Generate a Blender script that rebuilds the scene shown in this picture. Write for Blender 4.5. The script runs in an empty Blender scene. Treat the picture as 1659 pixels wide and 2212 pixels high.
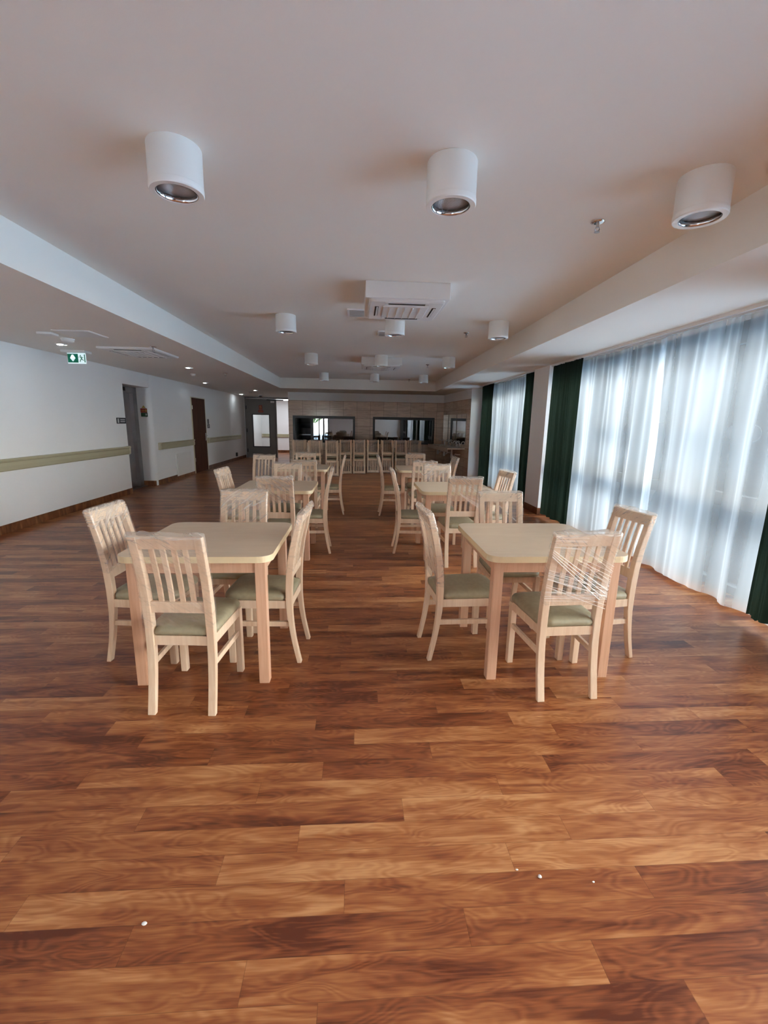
import bpy, bmesh, math, random
from mathutils import Vector, Matrix, noise

random.seed(7)
C = bpy.context.scene
COL = C.collection
PI = math.pi
R = math.radians

# ------------------------------------------------------------------ camera
f_px, W_px, H_px = 949.08, 1659.0, 2212.0
pitch, yaw, roll = 0.200367, 0.06381, 0.017054
cp, sp, cyw, syw = math.cos(pitch), math.sin(pitch), math.cos(yaw), math.sin(yaw)
fwd = Vector((syw * cp, cyw * cp, -sp))
rgt = Vector((cyw, -syw, 0))
upv = rgt.cross(fwd)
cr, sr = math.cos(roll), math.sin(roll)
rgt, upv = rgt * cr + upv * sr, upv * cr - rgt * sr
cam = bpy.data.cameras.new('camera')
cam.sensor_fit = 'VERTICAL'
cam.sensor_height = 36.0
cam.lens = 36.0 * f_px / H_px
cam.clip_start = 0.05
cam.clip_end = 200
camo = bpy.data.objects.new('camera', cam)
COL.objects.link(camo)
M = Matrix((rgt, upv, -fwd)).transposed().to_4x4()
M.translation = (0, 0, 1.49)
camo.matrix_world = M
C.camera = camo

# ------------------------------------------------------------------ light, exposure
C.view_settings.view_transform = 'Standard'
C.view_settings.look = 'None'
C.view_settings.gamma = 1.0
C.view_settings.use_curve_mapping = False
C.view_settings.exposure = 3.06
C.cycles.max_bounces = 10
C.cycles.diffuse_bounces = 6
C.cycles.glossy_bounces = 3
C.cycles.transmission_bounces = 4
C.cycles.transparent_max_bounces = 14
C.cycles.sample_clamp_indirect = 6.0
C.cycles.caustics_reflective = False
C.cycles.caustics_refractive = False
C.cycles.use_denoising = True

wd = bpy.data.worlds.new('sky')
C.world = wd
wd.use_nodes = True
wn = wd.node_tree
bg = wn.nodes['Background']
geo = wn.nodes.new('ShaderNodeTexCoord')
sx = wn.nodes.new('ShaderNodeSeparateXYZ')
rmp = wn.nodes.new('ShaderNodeValToRGB')
wn.links.new(geo.outputs['Generated'], sx.inputs[0])
wn.links.new(sx.outputs['Z'], rmp.inputs[0])
rmp.color_ramp.elements[0].color = (1.0, 0.97, 0.94, 1)
rmp.color_ramp.elements[1].color = (0.86, 0.92, 1.0, 1)
wn.links.new(rmp.outputs[0], bg.inputs[0])
bg.inputs[1].default_value = 3.0

# ------------------------------------------------------------------ helpers
def bm_new():
    return bmesh.new()

def add_box(bm, x0, x1, y0, y1, z0, z1):
    vs = [bm.verts.new(p) for p in ((x0, y0, z0), (x1, y0, z0), (x1, y1, z0), (x0, y1, z0),
                                    (x0, y0, z1), (x1, y0, z1), (x1, y1, z1), (x0, y1, z1))]
    fs = []
    for q in ((3, 2, 1, 0), (4, 5, 6, 7), (0, 1, 5, 4), (1, 2, 6, 5), (2, 3, 7, 6), (3, 0, 4, 7)):
        fs.append(bm.faces.new([vs[i] for i in q]))
    return fs

def add_prism(bm, pts, z0, z1):
    """pts: list of (x, y); vertical extrusion"""
    lo = [bm.verts.new((x, y, z0)) for x, y in pts]
    hi = [bm.verts.new((x, y, z1)) for x, y in pts]
    bm.faces.new(list(reversed(lo)))
    bm.faces.new(hi)
    n = len(pts)
    for i in range(n):
        j = (i + 1) % n
        bm.faces.new((lo[i], lo[j], hi[j], hi[i]))

def add_rings(bm, rings, cap0=True, cap1=True):
    """rings: list of equally long lists of points, closed around"""
    vr = [[bm.verts.new(p) for p in r] for r in rings]
    n = len(vr[0])
    for a, b in zip(vr[:-1], vr[1:]):
        for i in range(n):
            j = (i + 1) % n
            bm.faces.new((a[i], a[j], b[j], b[i]))
    if cap0:
        bm.faces.new(list(reversed(vr[0])))
    if cap1:
        bm.faces.new(vr[-1])
    return vr

def add_lathe(bm, prof, cx=0, cy=0, n=40, cap0=False, cap1=False):
    rings = []
    for r, z in prof:
        rings.append([(cx + r * math.cos(2 * PI * i / n), cy + r * math.sin(2 * PI * i / n), z) for i in range(n)])
    return add_rings(bm, rings, cap0, cap1)

def add_tube(bm, path, r, n=8, cap=True):
    path = [Vector(p) for p in path]
    rings = []
    for i, p in enumerate(path):
        a = path[max(0, i - 1)]
        b = path[min(len(path) - 1, i + 1)]
        d = (b - a).normalized()
        u = d.cross(Vector((0, 0, 1)))
        if u.length < 1e-3:
            u = d.cross(Vector((0, 1, 0)))
        u.normalize()
        v = d.cross(u)
        rr = r[i] if isinstance(r, (list, tuple)) else r
        rings.append([tuple(p + u * rr * math.cos(2 * PI * k / n) + v * rr * math.sin(2 * PI * k / n)) for k in range(n)])
    add_rings(bm, rings, cap, cap)

def bevel(bm, w=0.003, seg=2, ang=50):
    bmesh.ops.remove_doubles(bm, verts=bm.verts, dist=1e-6)
    es = [e for e in bm.edges if len(e.link_faces) == 2 and e.calc_face_angle(0) > R(ang)]
    if es:
        bmesh.ops.bevel(bm, geom=es, offset=w, segments=seg, profile=0.6, affect='EDGES', clamp_overlap=True)

def obj(name, bm, m, parent=None, smooth=False, loc=None, rotz=0.0, fix=True):
    if fix:
        bmesh.ops.recalc_face_normals(bm, faces=bm.faces)
    me = bpy.data.meshes.new(name)
    bm.to_mesh(me)
    bm.free()
    if smooth:
        for p in me.polygons:
            p.use_smooth = True
    ms = m if isinstance(m, (list, tuple)) else [m]
    for x in ms:
        me.materials.append(x)
    o = bpy.data.objects.new(name, me)
    COL.objects.link(o)
    if parent:
        o.parent = parent
    if loc:
        o.location = loc
    if rotz:
        o.rotation_euler[2] = rotz
    return o

def tag(o, label, cat, group=None, kind=None):
    o['label'] = label
    o['category'] = cat
    if group:
        o['group'] = group
    if kind:
        o['kind'] = kind
    return o

def thing(name, label, cat, loc=(0, 0, 0), rotz=0, group=None):
    o = bpy.data.objects.new(name, None)
    o.empty_display_size = 0.1
    COL.objects.link(o)
    o.location = loc
    o.rotation_euler = (0, 0, rotz)
    return tag(o, label, cat, group)

def struct(name, bm, m, parent=None, label=None, cat=None, smooth=False):
    o = obj(name, bm, m, parent, smooth)
    o['kind'] = 'structure'
    if label:
        o['label'] = label
        o['category'] = cat
    return o

def box_obj(name, b, m, parent=None, bev=0.0, smooth=False):
    bm = bm_new()
    add_box(bm, *b)
    if bev:
        bevel(bm, bev)
    return obj(name, bm, m, parent, smooth)

# ------------------------------------------------------------------ materials
def lin(r, g, b):
    f = lambda c: (c / 12.92 if c <= 0.04045 else ((c + 0.055) / 1.055) ** 2.4)
    return (f(r / 255), f(g / 255), f(b / 255), 1)

class NT:
    def __init__(s, name):
        s.m = bpy.data.materials.new(name)
        s.m.use_nodes = True
        s.t = s.m.node_tree
        s.b = s.t.nodes['Principled BSDF']
        s.out = s.t.nodes['Material Output']
    def n(s, typ, **kw):
        nd = s.t.nodes.new(typ)
        for k, v in kw.items():
            setattr(nd, k, v)
        return nd
    def l(s, a, b):
        s.t.links.new(a, b)
    def put(s, sock, v):
        if hasattr(v, 'is_output'):
            s.l(v, sock)
        else:
            sock.default_value = v
    def math(s, op, a, b=0.0, c=0.0):
        nd = s.n('ShaderNodeMath', operation=op)
        for i, v in enumerate((a, b, c)):
            s.put(nd.inputs[i], v)
        return nd.outputs[0]
    def noise(s, vec, scale=5, detail=3, rough=0.5, dist=0.0):
        nd = s.n('ShaderNodeTexNoise')
        s.l(vec, nd.inputs['Vector'])
        nd.inputs['Scale'].default_value = scale
        nd.inputs['Detail'].default_value = detail
        nd.inputs['Roughness'].default_value = rough
        nd.inputs['Distortion'].default_value = dist
        return nd.outputs['Fac']
    def comb(s, x, y, z):
        nd = s.n('ShaderNodeCombineXYZ')
        for i, v in enumerate((x, y, z)):
            s.put(nd.inputs[i], v)
        return nd.outputs[0]
    def coord(s, kind='Object'):
        return s.n('ShaderNodeTexCoord').outputs[kind]
    def sep(s, v):
        nd = s.n('ShaderNodeSeparateXYZ')
        s.l(v, nd.inputs[0])
        return nd.outputs
    def ramp(s, fac, stops, interp='LINEAR'):
        nd = s.n('ShaderNodeValToRGB')
        r = nd.color_ramp
        r.interpolation = interp
        while len(r.elements) < len(stops):
            r.elements.new(0.5)
        for e, (p, c) in zip(r.elements, stops):
            e.position = p
            e.color = c
        s.put(nd.inputs[0], fac)
        return nd.outputs[0]
    def mix(s, fac, a, b, typ='MIX'):
        nd = s.n('ShaderNodeMix', data_type='RGBA', blend_type=typ)
        s.put(nd.inputs[0], fac)
        s.put(nd.inputs[6], a)
        s.put(nd.inputs[7], b)
        return nd.outputs[2]
    def bump(s, h, strength=0.2, dist=0.002):
        nd = s.n('ShaderNodeBump')
        nd.inputs['Strength'].default_value = strength
        nd.inputs['Distance'].default_value = dist
        s.l(h, nd.inputs['Height'])
        s.l(nd.outputs[0], s.b.inputs['Normal'])
    def base(s, v):
        s.put(s.b.inputs['Base Color'], v)

def plain(name, col, rough=0.6, metal=0.0, spec=0.5, var=0.0, scale=8, emit=None, estr=0):
    s = NT(name)
    if var:
        nz = s.noise(s.coord(), scale, 4)
        a = tuple(max(0, c * (1 - var)) for c in col[:3]) + (1,)
        b = tuple(min(1, c * (1 + var)) for c in col[:3]) + (1,)
        s.base(s.ramp(nz, [(0.3, a), (0.7, b)]))
    else:
        s.base(col)
    s.b.inputs['Roughness'].default_value = rough
    s.b.inputs['Metallic'].default_value = metal
    s.b.inputs['Specular IOR Level'].default_value = spec
    if emit:
        s.b.inputs['Emission Color'].default_value = emit
        s.b.inputs['Emission Strength'].default_value = estr
    return s.m

def paint(name, col, var=0.02):
    s = NT(name)
    co = s.coord()
    nz = s.noise(co, 1.3, 3)
    a = tuple(c * (1 - var) for c in col[:3]) + (1,)
    s.base(s.ramp(nz, [(0.3, a), (0.7, col)]))
    s.b.inputs['Roughness'].default_value = 0.75
    s.b.inputs['Specular IOR Level'].default_value = 0.3
    s.bump(s.noise(co, 260, 2), 0.08, 0.002)
    return s.m

def wood(name, c0, c1, rough=0.4, gx=40, gl=2.0, rnd=0.12):
    """fine grain running along local z; stretched noise in object space"""
    s = NT(name)
    co = s.coord()
    x, y, z = s.sep(co)
    rn = s.n('ShaderNodeObjectInfo').outputs['Random']
    rz = s.math('MULTIPLY', rn, 17.0)
    v = s.comb(s.math('MULTIPLY', x, gx), s.math('MULTIPLY', y, gx), s.math('ADD', s.math('MULTIPLY', z, gl), rz))
    nz = s.noise(v, 1.0, 4, 0.6, 0.6)
    v2 = s.comb(s.math('MULTIPLY', x, 6), s.math('MULTIPLY', y, 6), s.math('ADD', s.math('MULTIPLY', z, 1.2), rz))
    n2 = s.noise(v2, 1.0, 2)
    t = s.math('ADD', s.math('MULTIPLY', nz, 0.6), s.math('MULTIPLY', n2, 0.4))
    t = s.math('ADD', t, s.math('MULTIPLY', s.math('SUBTRACT', rn, 0.5), rnd))
    s.base(s.ramp(t, [(0.32, c0), (0.66, c1)]))
    s.b.inputs['Roughness'].default_value = rough
    return s.m

MAT = {}
MAT['ceiling'] = paint('ceiling_paint', (0.88, 0.855, 0.80, 1))
MAT['wall'] = paint('wall_paint', (0.86, 0.86, 0.86, 1))
MAT['chair_wood'] = wood('pale_beech', lin(212, 178, 146), lin(233, 208, 180))
MAT['table_wood'] = wood('pink_beech', lin(202, 154, 122), lin(224, 182, 152), gx=60, gl=3)
MAT['fabric'] = plain('olive_leatherette', lin(156, 146, 118), 0.5, var=0.08, scale=40)
MAT['lampwhite'] = plain('lamp_enamel', (0.84, 0.83, 0.80, 1), 0.4)
MAT['white'] = plain('white_plastic', (0.80, 0.79, 0.775, 1), 0.4)
MAT['greyplastic'] = plain('grey_plastic', (0.45, 0.44, 0.44, 1), 0.5)
MAT['black'] = plain('black_gap', (0.012, 0.012, 0.013, 1), 0.5)
MAT['darkframe'] = plain('anthracite_frame', (0.018, 0.019, 0.022, 1), 0.35)
MAT['winframe'] = plain('grey_window_frame', (0.045, 0.052, 0.06, 1), 0.4)
MAT['steel'] = plain('brushed_steel', (0.42, 0.41, 0.42, 1), 0.28, 1.0, var=0.1, scale=3)
MAT['chrome'] = plain('chrome', (0.75, 0.75, 0.76, 1), 0.12, 1.0)
MAT['rail'] = plain('beige_vinyl', lin(178, 172, 142), 0.5)
MAT['railpale'] = plain('pale_vinyl', lin(205, 198, 172), 0.5)
MAT['greydoor'] = plain('grey_laminate', lin(118, 114, 112), 0.5, var=0.03)
MAT['green'] = plain('sign_green', (0.0, 0.10, 0.055, 1), 0.4, emit=(0.0, 0.12, 0.07, 1), estr=0.06)
MAT['signwhite'] = plain('sign_white', (0.75, 0.85, 0.85, 1), 0.4, emit=(0.75, 0.95, 1, 1), estr=0.065)
MAT['signtext'] = plain('sign_lettering', (0.6, 0.6, 0.6, 1), 0.5)
MAT['red'] = plain('sign_red', (0.28, 0.02, 0.02, 1), 0.4)
MAT['signgreen'] = plain('plate_green', (0.02, 0.07, 0.03, 1), 0.4)
MAT['yellow'] = plain('sign_yellow', (0.5, 0.36, 0.10, 1), 0.5)
MAT['blacksign'] = plain('black_plate', (0.015, 0.016, 0.02, 1), 0.4)
MAT['glow'] = plain('led', (1, 1, 1, 1), 0.4, emit=(0.85, 0.95, 1, 1), estr=9)
MAT['panelglow'] = plain('light_panel', (1, 1, 1, 1), 0.4, emit=(0.88, 0.93, 1, 1), estr=0.75)
MAT['ceramic'] = plain('ceramic', (0.7, 0.68, 0.66, 1), 0.15)
MAT['stone_top'] = plain('worktop_stone', lin(222, 206, 190), 0.25, var=0.12, scale=12)
MAT['mirror'] = plain('mirror', (0.82, 0.82, 0.82, 1), 0.02, 1.0)
MAT['darkkitchen'] = plain('kitchen_dark', (0.05, 0.05, 0.055, 1), 0.6)
MAT['kitchenwall'] = plain('kitchen_wall', (0.30, 0.30, 0.31, 1), 0.6)
MAT['crumb'] = plain('crumb', (0.75, 0.73, 0.70, 1), 0.8)

def door_wood():
    s = NT('dark_walnut')
    x, y, z = s.sep(s.coord())
    v = s.comb(s.math('MULTIPLY', x, 30), s.math('MULTIPLY', y, 30), s.math('MULTIPLY', z, 1.5))
    s.base(s.ramp(s.noise(v, 1, 4, 0.6, 1.0), [(0.3, lin(62, 36, 25)), (0.7, lin(92, 56, 38))]))
    s.b.inputs['Roughness'].default_value = 0.65
    s.b.inputs['Specular IOR Level'].default_value = 0.15
    return s.m
MAT['walnut'] = door_wood()

def tabletop_mat():
    s = NT('maple_laminate')
    x, y, z = s.sep(s.coord())
    v = s.comb(s.math('MULTIPLY', x, 3), s.math('MULTIPLY', y, 22), z)
    n1 = s.noise(v, 1, 4, 0.6, 1.5)
    n2 = s.noise(s.coord(), 2.2, 2)
    t = s.math('ADD', s.math('MULTIPLY', n1, 0.55), s.math('MULTIPLY', n2, 0.45))
    s.base(s.ramp(t, [(0.3, lin(214, 188, 158)), (0.7, lin(230, 208, 180))]))
    s.b.inputs['Roughness'].default_value = 0.33
    return s.m
MAT['top'] = tabletop_mat()
MAT['edge'] = plain('maple_edge', lin(228, 206, 166), 0.4, var=0.03, scale=20)

def floor_mat(name='plank_floor', along='x'):
    s = NT(name)
    x, y, z = s.sep(s.coord())
    ROW = 0.1045
    offs = [0.339, 0.966, 0.545, 0.794, 0.187, 0.605, 0.858, 0.349, 0.993, 0.80, 0.43, 0.12, 0.62, 0.25, 0.904, 0.697]
    ry = s.math('DIVIDE', s.math('SUBTRACT', y, 0.982), ROW)
    row = s.math('FLOOR', ry)
    v = s.math('FRACT', ry)
    ridx = s.math('FRACT', s.math('ADD', s.math('DIVIDE', row, 16.0), 0.5 / 16))
    stops = [(i / 16.0, (o, o, o, 1)) for i, o in enumerate(offs)]
    off = s.ramp(ridx, stops, 'CONSTANT')
    ux = s.math('SUBTRACT', x, off)
    colm = s.math('FLOOR', ux)
    u = s.math('FRACT', ux)
    wn_ = s.n('ShaderNodeTexWhiteNoise', noise_dimensions='3D')
    s.l(s.comb(row, colm, 3.3), wn_.inputs['Vector'])
    r1 = wn_.outputs['Value']
    c1, c2, c3 = s.sep(wn_.outputs['Color'])
    # plank-local coordinates with random shift
    px = s.math('ADD', u, s.math('MULTIPLY', c1, 40.0))
    py = s.math('ADD', s.math('MULTIPLY', v, ROW), s.math('MULTIPLY', c2, 40.0))
    # big clouds
    n1 = s.noise(s.comb(s.math('MULTIPLY', px, 2.2), s.math('MULTIPLY', py, 15.0), c3), 1.0, 3, 0.55, 0.8)
    # cathedral rings: distorted bands across the plank
    nd = s.noise(s.comb(s.math('MULTIPLY', px, 2.4), s.math('MULTIPLY', py, 10.0), c3), 1.0, 2, 0.5, 0.4)
    ring = s.math('SINE', s.math('ADD', s.math('MULTIPLY', nd, 95.0), s.math('MULTIPLY', py, 60.0)))
    n3 = s.noise(s.comb(s.math('MULTIPLY', px, 9.0), s.math('MULTIPLY', py, 190.0), c3), 1.0, 3, 0.6)
    # knots
    vor = s.n('ShaderNodeTexVoronoi')
    s.l(s.comb(s.math('MULTIPLY', px, 2.0), s.math('MULTIPLY', py, 9.0), 0.0), vor.inputs['Vector'])
    vor.inputs['Scale'].default_value = 1.0
    kn = s.math('SUBTRACT', 1.0, s.math('MINIMUM', s.math('MULTIPLY', vor.outputs['Distance'], 3.4), 1.0))
    t = s.math('MULTIPLY', n1, 1.10)
    t = s.math('ADD', t, s.math('MULTIPLY', ring, 0.055))
    t = s.math('ADD', t, s.math('MULTIPLY', s.math('SUBTRACT', n3, 0.5), 0.42))
    t = s.math('ADD', t, s.math('MULTIPLY', s.math('SUBTRACT', r1, 0.5), 0.36))
    t = s.math('SUBTRACT', t, s.math('MULTIPLY', kn, 0.22))
    t = s.math('ADD', t, -0.075)
    col = s.ramp(t, [(0.16, (0.105, 0.026, 0.011, 1)), (0.37, (0.240, 0.070, 0.025, 1)),
                     (0.58, (0.365, 0.134, 0.046, 1)), (0.82, (0.530, 0.255, 0.108, 1))])
    s1 = s.math('LESS_THAN', v, 0.014)
    s2 = s.math('LESS_THAN', u, 0.0016)
    seam = s.math('MULTIPLY', s.math('MAXIMUM', s1, s2), 0.45)
    col = s.mix(seam, col, (0.05, 0.018, 0.008, 1))
    s.base(col)
    s.put(s.b.inputs['Roughness'], s.math('ADD', 0.24, s.math('MULTIPLY', n3, 0.14)))
    s.b.inputs['Specular IOR Level'].default_value = 0.42
    s.bump(n3, 0.06, 0.001)
    return s.m
MAT['floor'] = floor_mat()
def baseboard_mat():
    s = NT('baseboard_vinyl')
    co = s.coord()
    x, y, z = s.sep(co)
    v = s.comb(s.math('MULTIPLY', x, 9), s.math('MULTIPLY', y, 9), s.math('MULTIPLY', z, 2.2))
    n1 = s.noise(v, 1, 3, 0.6, 1.0)
    s.base(s.ramp(n1, [(0.28, (0.07, 0.02, 0.008, 1)), (0.5, (0.17, 0.06, 0.022, 1)), (0.75, (0.33, 0.15, 0.06, 1))]))
    s.b.inputs['Roughness'].default_value = 0.4
    return s.m
MAT['baseboard'] = baseboard_mat()

def tile_mat(name, axis):
    s = NT(name)
    x, y, z = s.sep(s.coord())
    h = x if axis == 'x' else y
    vec = s.comb(h, z, 0.0)
    br = s.n('ShaderNodeTexBrick')
    br.offset = 0.0
    s.l(vec, br.inputs['Vector'])
    br.inputs['Scale'].default_value = 1.0
    br.inputs['Brick Width'].default_value = 0.45
    br.inputs['Row Height'].default_value = 0.27
    br.inputs['Mortar Size'].default_value = 0.004
    br.inputs['Color1'].default_value = lin(236, 212, 188)
    br.inputs['Color2'].default_value = lin(218, 192, 168)
    br.inputs['Mortar'].default_value = lin(140, 118, 100)
    v2 = s.comb(s.math('MULTIPLY', h, 2.0), s.math('MULTIPLY', z, 14.0), 0.0)
    n = s.noise(v2, 1.0, 4, 0.6, 1.2)
    col = s.mix(s.math('MULTIPLY', s.ramp(n, [(0.35, (1, 1, 1, 1)), (0.6, (0, 0, 0, 1))]), 0.35), br.outputs['Color'], lin(150, 116, 92))
    s.base(col)
    s.b.inputs['Roughness'].default_value = 0.14
    return s.m
MAT['tile'] = tile_mat('travertine_tile', 'x')
MAT['tile_side'] = tile_mat('travertine_tile_side', 'y')

def sheer_mat():
    s = NT('sheer_voile')
    tr = s.n('ShaderNodeBsdfTransparent')
    tl = s.n('ShaderNodeBsdfTranslucent')
    df = s.n('ShaderNodeBsdfDiffuse')
    tl.inputs[0].default_value = (0.84, 0.88, 0.91, 1)
    df.inputs[0].default_value = (0.80, 0.83, 0.85, 1)
    tr.inputs[0].default_value = (0.97, 0.98, 1, 1)
    a = s.n('ShaderNodeMixShader')
    a.inputs[0].default_value = 0.38
    s.l(tl.outputs[0], a.inputs[1])
    s.l(df.outputs[0], a.inputs[2])
    # woven threads cover more of the view when seen at a slant
    lw = s.n('ShaderNodeLayerWeight')
    lw.inputs[0].default_value = 0.42
    fac = s.math('ADD', 0.25, s.math('MULTIPLY', lw.outputs['Facing'], 0.36))
    b = s.n('ShaderNodeMixShader')
    s.l(fac, b.inputs[0])
    s.l(tr.outputs[0], b.inputs[1])
    s.l(a.outputs[0], b.inputs[2])
    s.l(b.outputs[0], s.out.inputs[0])
    return s.m
MAT['sheer'] = sheer_mat()

def drape_mat():
    s = NT('dark_green_drape')
    tl = s.n('ShaderNodeBsdfTranslucent')
    df = s.n('ShaderNodeBsdfDiffuse')
    df.inputs[0].default_value = (0.020, 0.026, 0.020, 1)
    tl.inputs[0].default_value = (0.016, 0.025, 0.017, 1)
    a = s.n('ShaderNodeMixShader')
    a.inputs[0].default_value = 0.38
    s.l(df.outputs[0], a.inputs[1])
    s.l(tl.outputs[0], a.inputs[2])
    s.l(a.outputs[0], s.out.inputs[0])
    return s.m
MAT['drape'] = drape_mat()

def glass_mat(name, refl=1.0, tint=(0.93, 0.96, 0.96, 1)):
    s = NT(name)
    tr = s.n('ShaderNodeBsdfTransparent')
    gl = s.n('ShaderNodeBsdfGlossy')
    gl.inputs['Roughness'].default_value = 0.0
    tr.inputs[0].default_value = tint
    fr = s.n('ShaderNodeFresnel')
    fr.inputs[0].default_value = 1.5
    mx = s.n('ShaderNodeMixShader')
    s.l(s.math('MINIMUM', s.math('MULTIPLY', fr.outputs[0], refl), 1.0), mx.inputs[0])
    s.l(tr.outputs[0], mx.inputs[1])
    s.l(gl.outputs[0], mx.inputs[2])
    s.l(mx.outputs[0], s.out.inputs[0])
    return s.m
MAT['glass'] = glass_mat('window_glass', 1.0)
MAT['darkglass'] = glass_mat('serving_window_glass', 5.0, (0.35, 0.36, 0.38, 1))

def film_mat(name, lo, hi, zt=0.86):
    s = NT(name)
    co = s.coord()
    x, y, z = s.sep(co)
    rn = s.n('ShaderNodeObjectInfo').outputs['Random']
    sh = s.math('MULTIPLY', rn, 30.0)
    # creases running slantwise plus fine stretch lines
    a = s.math('ADD', s.math('MULTIPLY', z, 30.0), s.math('MULTIPLY', x, 22.0))
    v = s.comb(s.math('ADD', s.math('MULTIPLY', x, 5.0), sh), s.math('MULTIPLY', y, 12.0), a)
    n1 = s.noise(v, 1.0, 4, 0.62, 1.3)
    v2 = s.comb(s.math('ADD', s.math('MULTIPLY', x, 9.0), sh), 0.0, s.math('MULTIPLY', z, 90.0))
    n2 = s.noise(v2, 1.0, 3, 0.6, 0.6)
    cre = s.ramp(n1, [(0.50, (0, 0, 0, 1)), (0.72, (1, 1, 1, 1))])
    fin = s.ramp(n2, [(0.52, (0, 0, 0, 1)), (0.70, (1, 1, 1, 1))])
    top = s.ramp(s.math('MULTIPLY', s.math('SUBTRACT', z, zt), 8.0), [(0.0, (0, 0, 0, 1)), (0.5, (1, 1, 1, 1))])
    al = s.math('ADD', lo, s.math('MULTIPLY', cre, hi))
    al = s.math('ADD', al, s.math('MULTIPLY', fin, hi * 0.35))
    al = s.math('ADD', al, s.math('MULTIPLY', top, 0.20))
    tr = s.n('ShaderNodeBsdfTransparent')
    df = s.n('ShaderNodeBsdfDiffuse')
    df.inputs[0].default_value = (0.93, 0.85, 0.77, 1)
    tl = s.n('ShaderNodeBsdfTranslucent')
    tl.inputs[0].default_value = (0.93, 0.85, 0.77, 1)
    gl = s.n('ShaderNodeBsdfGlossy')
    gl.inputs['Roughness'].default_value = 0.22
    bp = s.n('ShaderNodeBump')
    bp.inputs['Strength'].default_value = 0.3
    bp.inputs['Distance'].default_value = 0.006
    s.l(n1, bp.inputs['Height'])
    for q in (df, gl, tl):
        s.l(bp.outputs[0], q.inputs['Normal'])
    m0 = s.n('ShaderNodeMixShader')
    m0.inputs[0].default_value = 0.35
    s.l(df.outputs[0], m0.inputs[1])
    s.l(tl.outputs[0], m0.inputs[2])
    m1 = s.n('ShaderNodeMixShader')
    m1.inputs[0].default_value = 0.22
    s.l(m0.outputs[0], m1.inputs[1])
    s.l(gl.outputs[0], m1.inputs[2])
    m2 = s.n('ShaderNodeMixShader')
    s.l(s.math('MINIMUM', al, 0.92), m2.inputs[0])
    s.l(tr.outputs[0], m2.inputs[1])
    s.l(m1.outputs[0], m2.inputs[2])
    s.l(m2.outputs[0], s.out.inputs[0])
    return s.m
MAT['film'] = film_mat('stretch_film', 0.05, 0.24)
MAT['filmheavy'] = film_mat('stretch_film_thick', 0.14, 0.36, 0.82)
MAT['strand'] = plain('film_strand', (0.86, 0.80, 0.74, 1), 0.25)

def prism_mat():
    s = NT('prismatic_diffuser')
    co = s.coord()
    x, y, z = s.sep(co)
    a = s.math('SINE', s.math('MULTIPLY', s.math('ADD', x, y), 600.0))
    b = s.math('SINE', s.math('MULTIPLY', s.math('SUBTRACT', x, y), 600.0))
    s.base((0.55, 0.56, 0.57, 1))
    s.b.inputs['Metallic'].default_value = 0.5
    s.b.inputs['Roughness'].default_value = 0.22
    s.bump(s.math('MULTIPLY', a, b), 0.5, 0.003)
    return s.m
MAT['prism'] = prism_mat()

# ------------------------------------------------------------------ setting
XL, XR = -4.53, 3.10
ZC, ZL = 2.725, 2.43
YB = -5.0
# floor
bm = bm_new()
add_box(bm, -5.6, 3.75, YB - 0.2, 22.2, -0.12, 0.0)
struct('floor', bm, MAT['floor'], label='brown wood-plank vinyl floor of the dining hall', cat='floor')
# ceiling (main field, lower side strips, lower rear field)
bm = bm_new()
def bx_at(y):
    return 2.06 + 0.02 * y
add_prism(bm, [(-2.24, YB), (bx_at(YB) + 0.01, YB), (bx_at(13.43) + 0.01, 13.43), (-2.24, 13.43)], ZC, ZC + 0.15)
add_prism(bm, [(-5.6, YB), (-2.23, YB), (-2.23, 13.42), (-5.6, 13.42)], ZL, ZC + 0.15)
add_prism(bm, [(bx_at(YB), YB), (3.75, YB), (3.75, 13.42), (bx_at(13.42), 13.42)], ZL, ZC + 0.15)
add_prism(bm, [(-5.6, 13.42), (3.75, 13.42), (3.75, 22.2), (-5.6, 22.2)], ZL, ZC + 0.15)
struct('ceiling', bm, MAT['ceiling'], label='white plaster ceiling with lower bands along both sides', cat='ceiling')
# left wall with lift niche and doorway
bm = bm_new()
NY0, NY1, NZ = 9.10, 10.20, 2.15
DY0, DY1, DZ = 12.62, 13.76, 2.10
add_box(bm, XL - 0.9, XL, YB, NY0, 0, ZL + 0.1)
add_box(bm, XL - 0.9, XL, NY0, NY1, NZ, ZL + 0.1)
add_box(bm, XL - 0.9, XL - 0.40, NY0, NY1, 0, NZ)
# rounded outer corner after the niche
r = 0.12
pts = [(XL - 0.9, NY1)]
pts += [(XL - r + r * math.sin(a), NY1 + r - r * math.cos(a)) for a in [i * PI / 2 / 8 for i in range(9)]]
pts += [(XL, DY0), (XL - 0.9, DY0)]
add_prism(bm, pts, 0, ZL + 0.1)
add_box(bm, XL - 0.9, XL, DY0, DY1, DZ, ZL + 0.1)
add_box(bm, XL - 0.9, XL - 0.10, DY0, DY1, 0, DZ)
add_box(bm, XL - 0.9, XL, DY1, 22.2, 0, ZL + 0.1)
struct('wall_left', bm, MAT['wall'], label='white corridor wall with lift niche and dark door', cat='wall')
# wall behind the viewer with a glazed garden door opening
bm = bm_new()
GX0, GX1, GZ = -3.7, -2.2, 2.2
add_box(bm, XL, GX0, YB - 0.2, YB, 0, ZC)
add_box(bm, GX0, GX1, YB - 0.2, YB, GZ, ZC)
add_box(bm, GX1, 3.75, YB - 0.2, YB, 0, ZC)
struct('wall_front', bm, MAT['wall'], label='white wall behind the camera with garden door', cat='wall')
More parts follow.
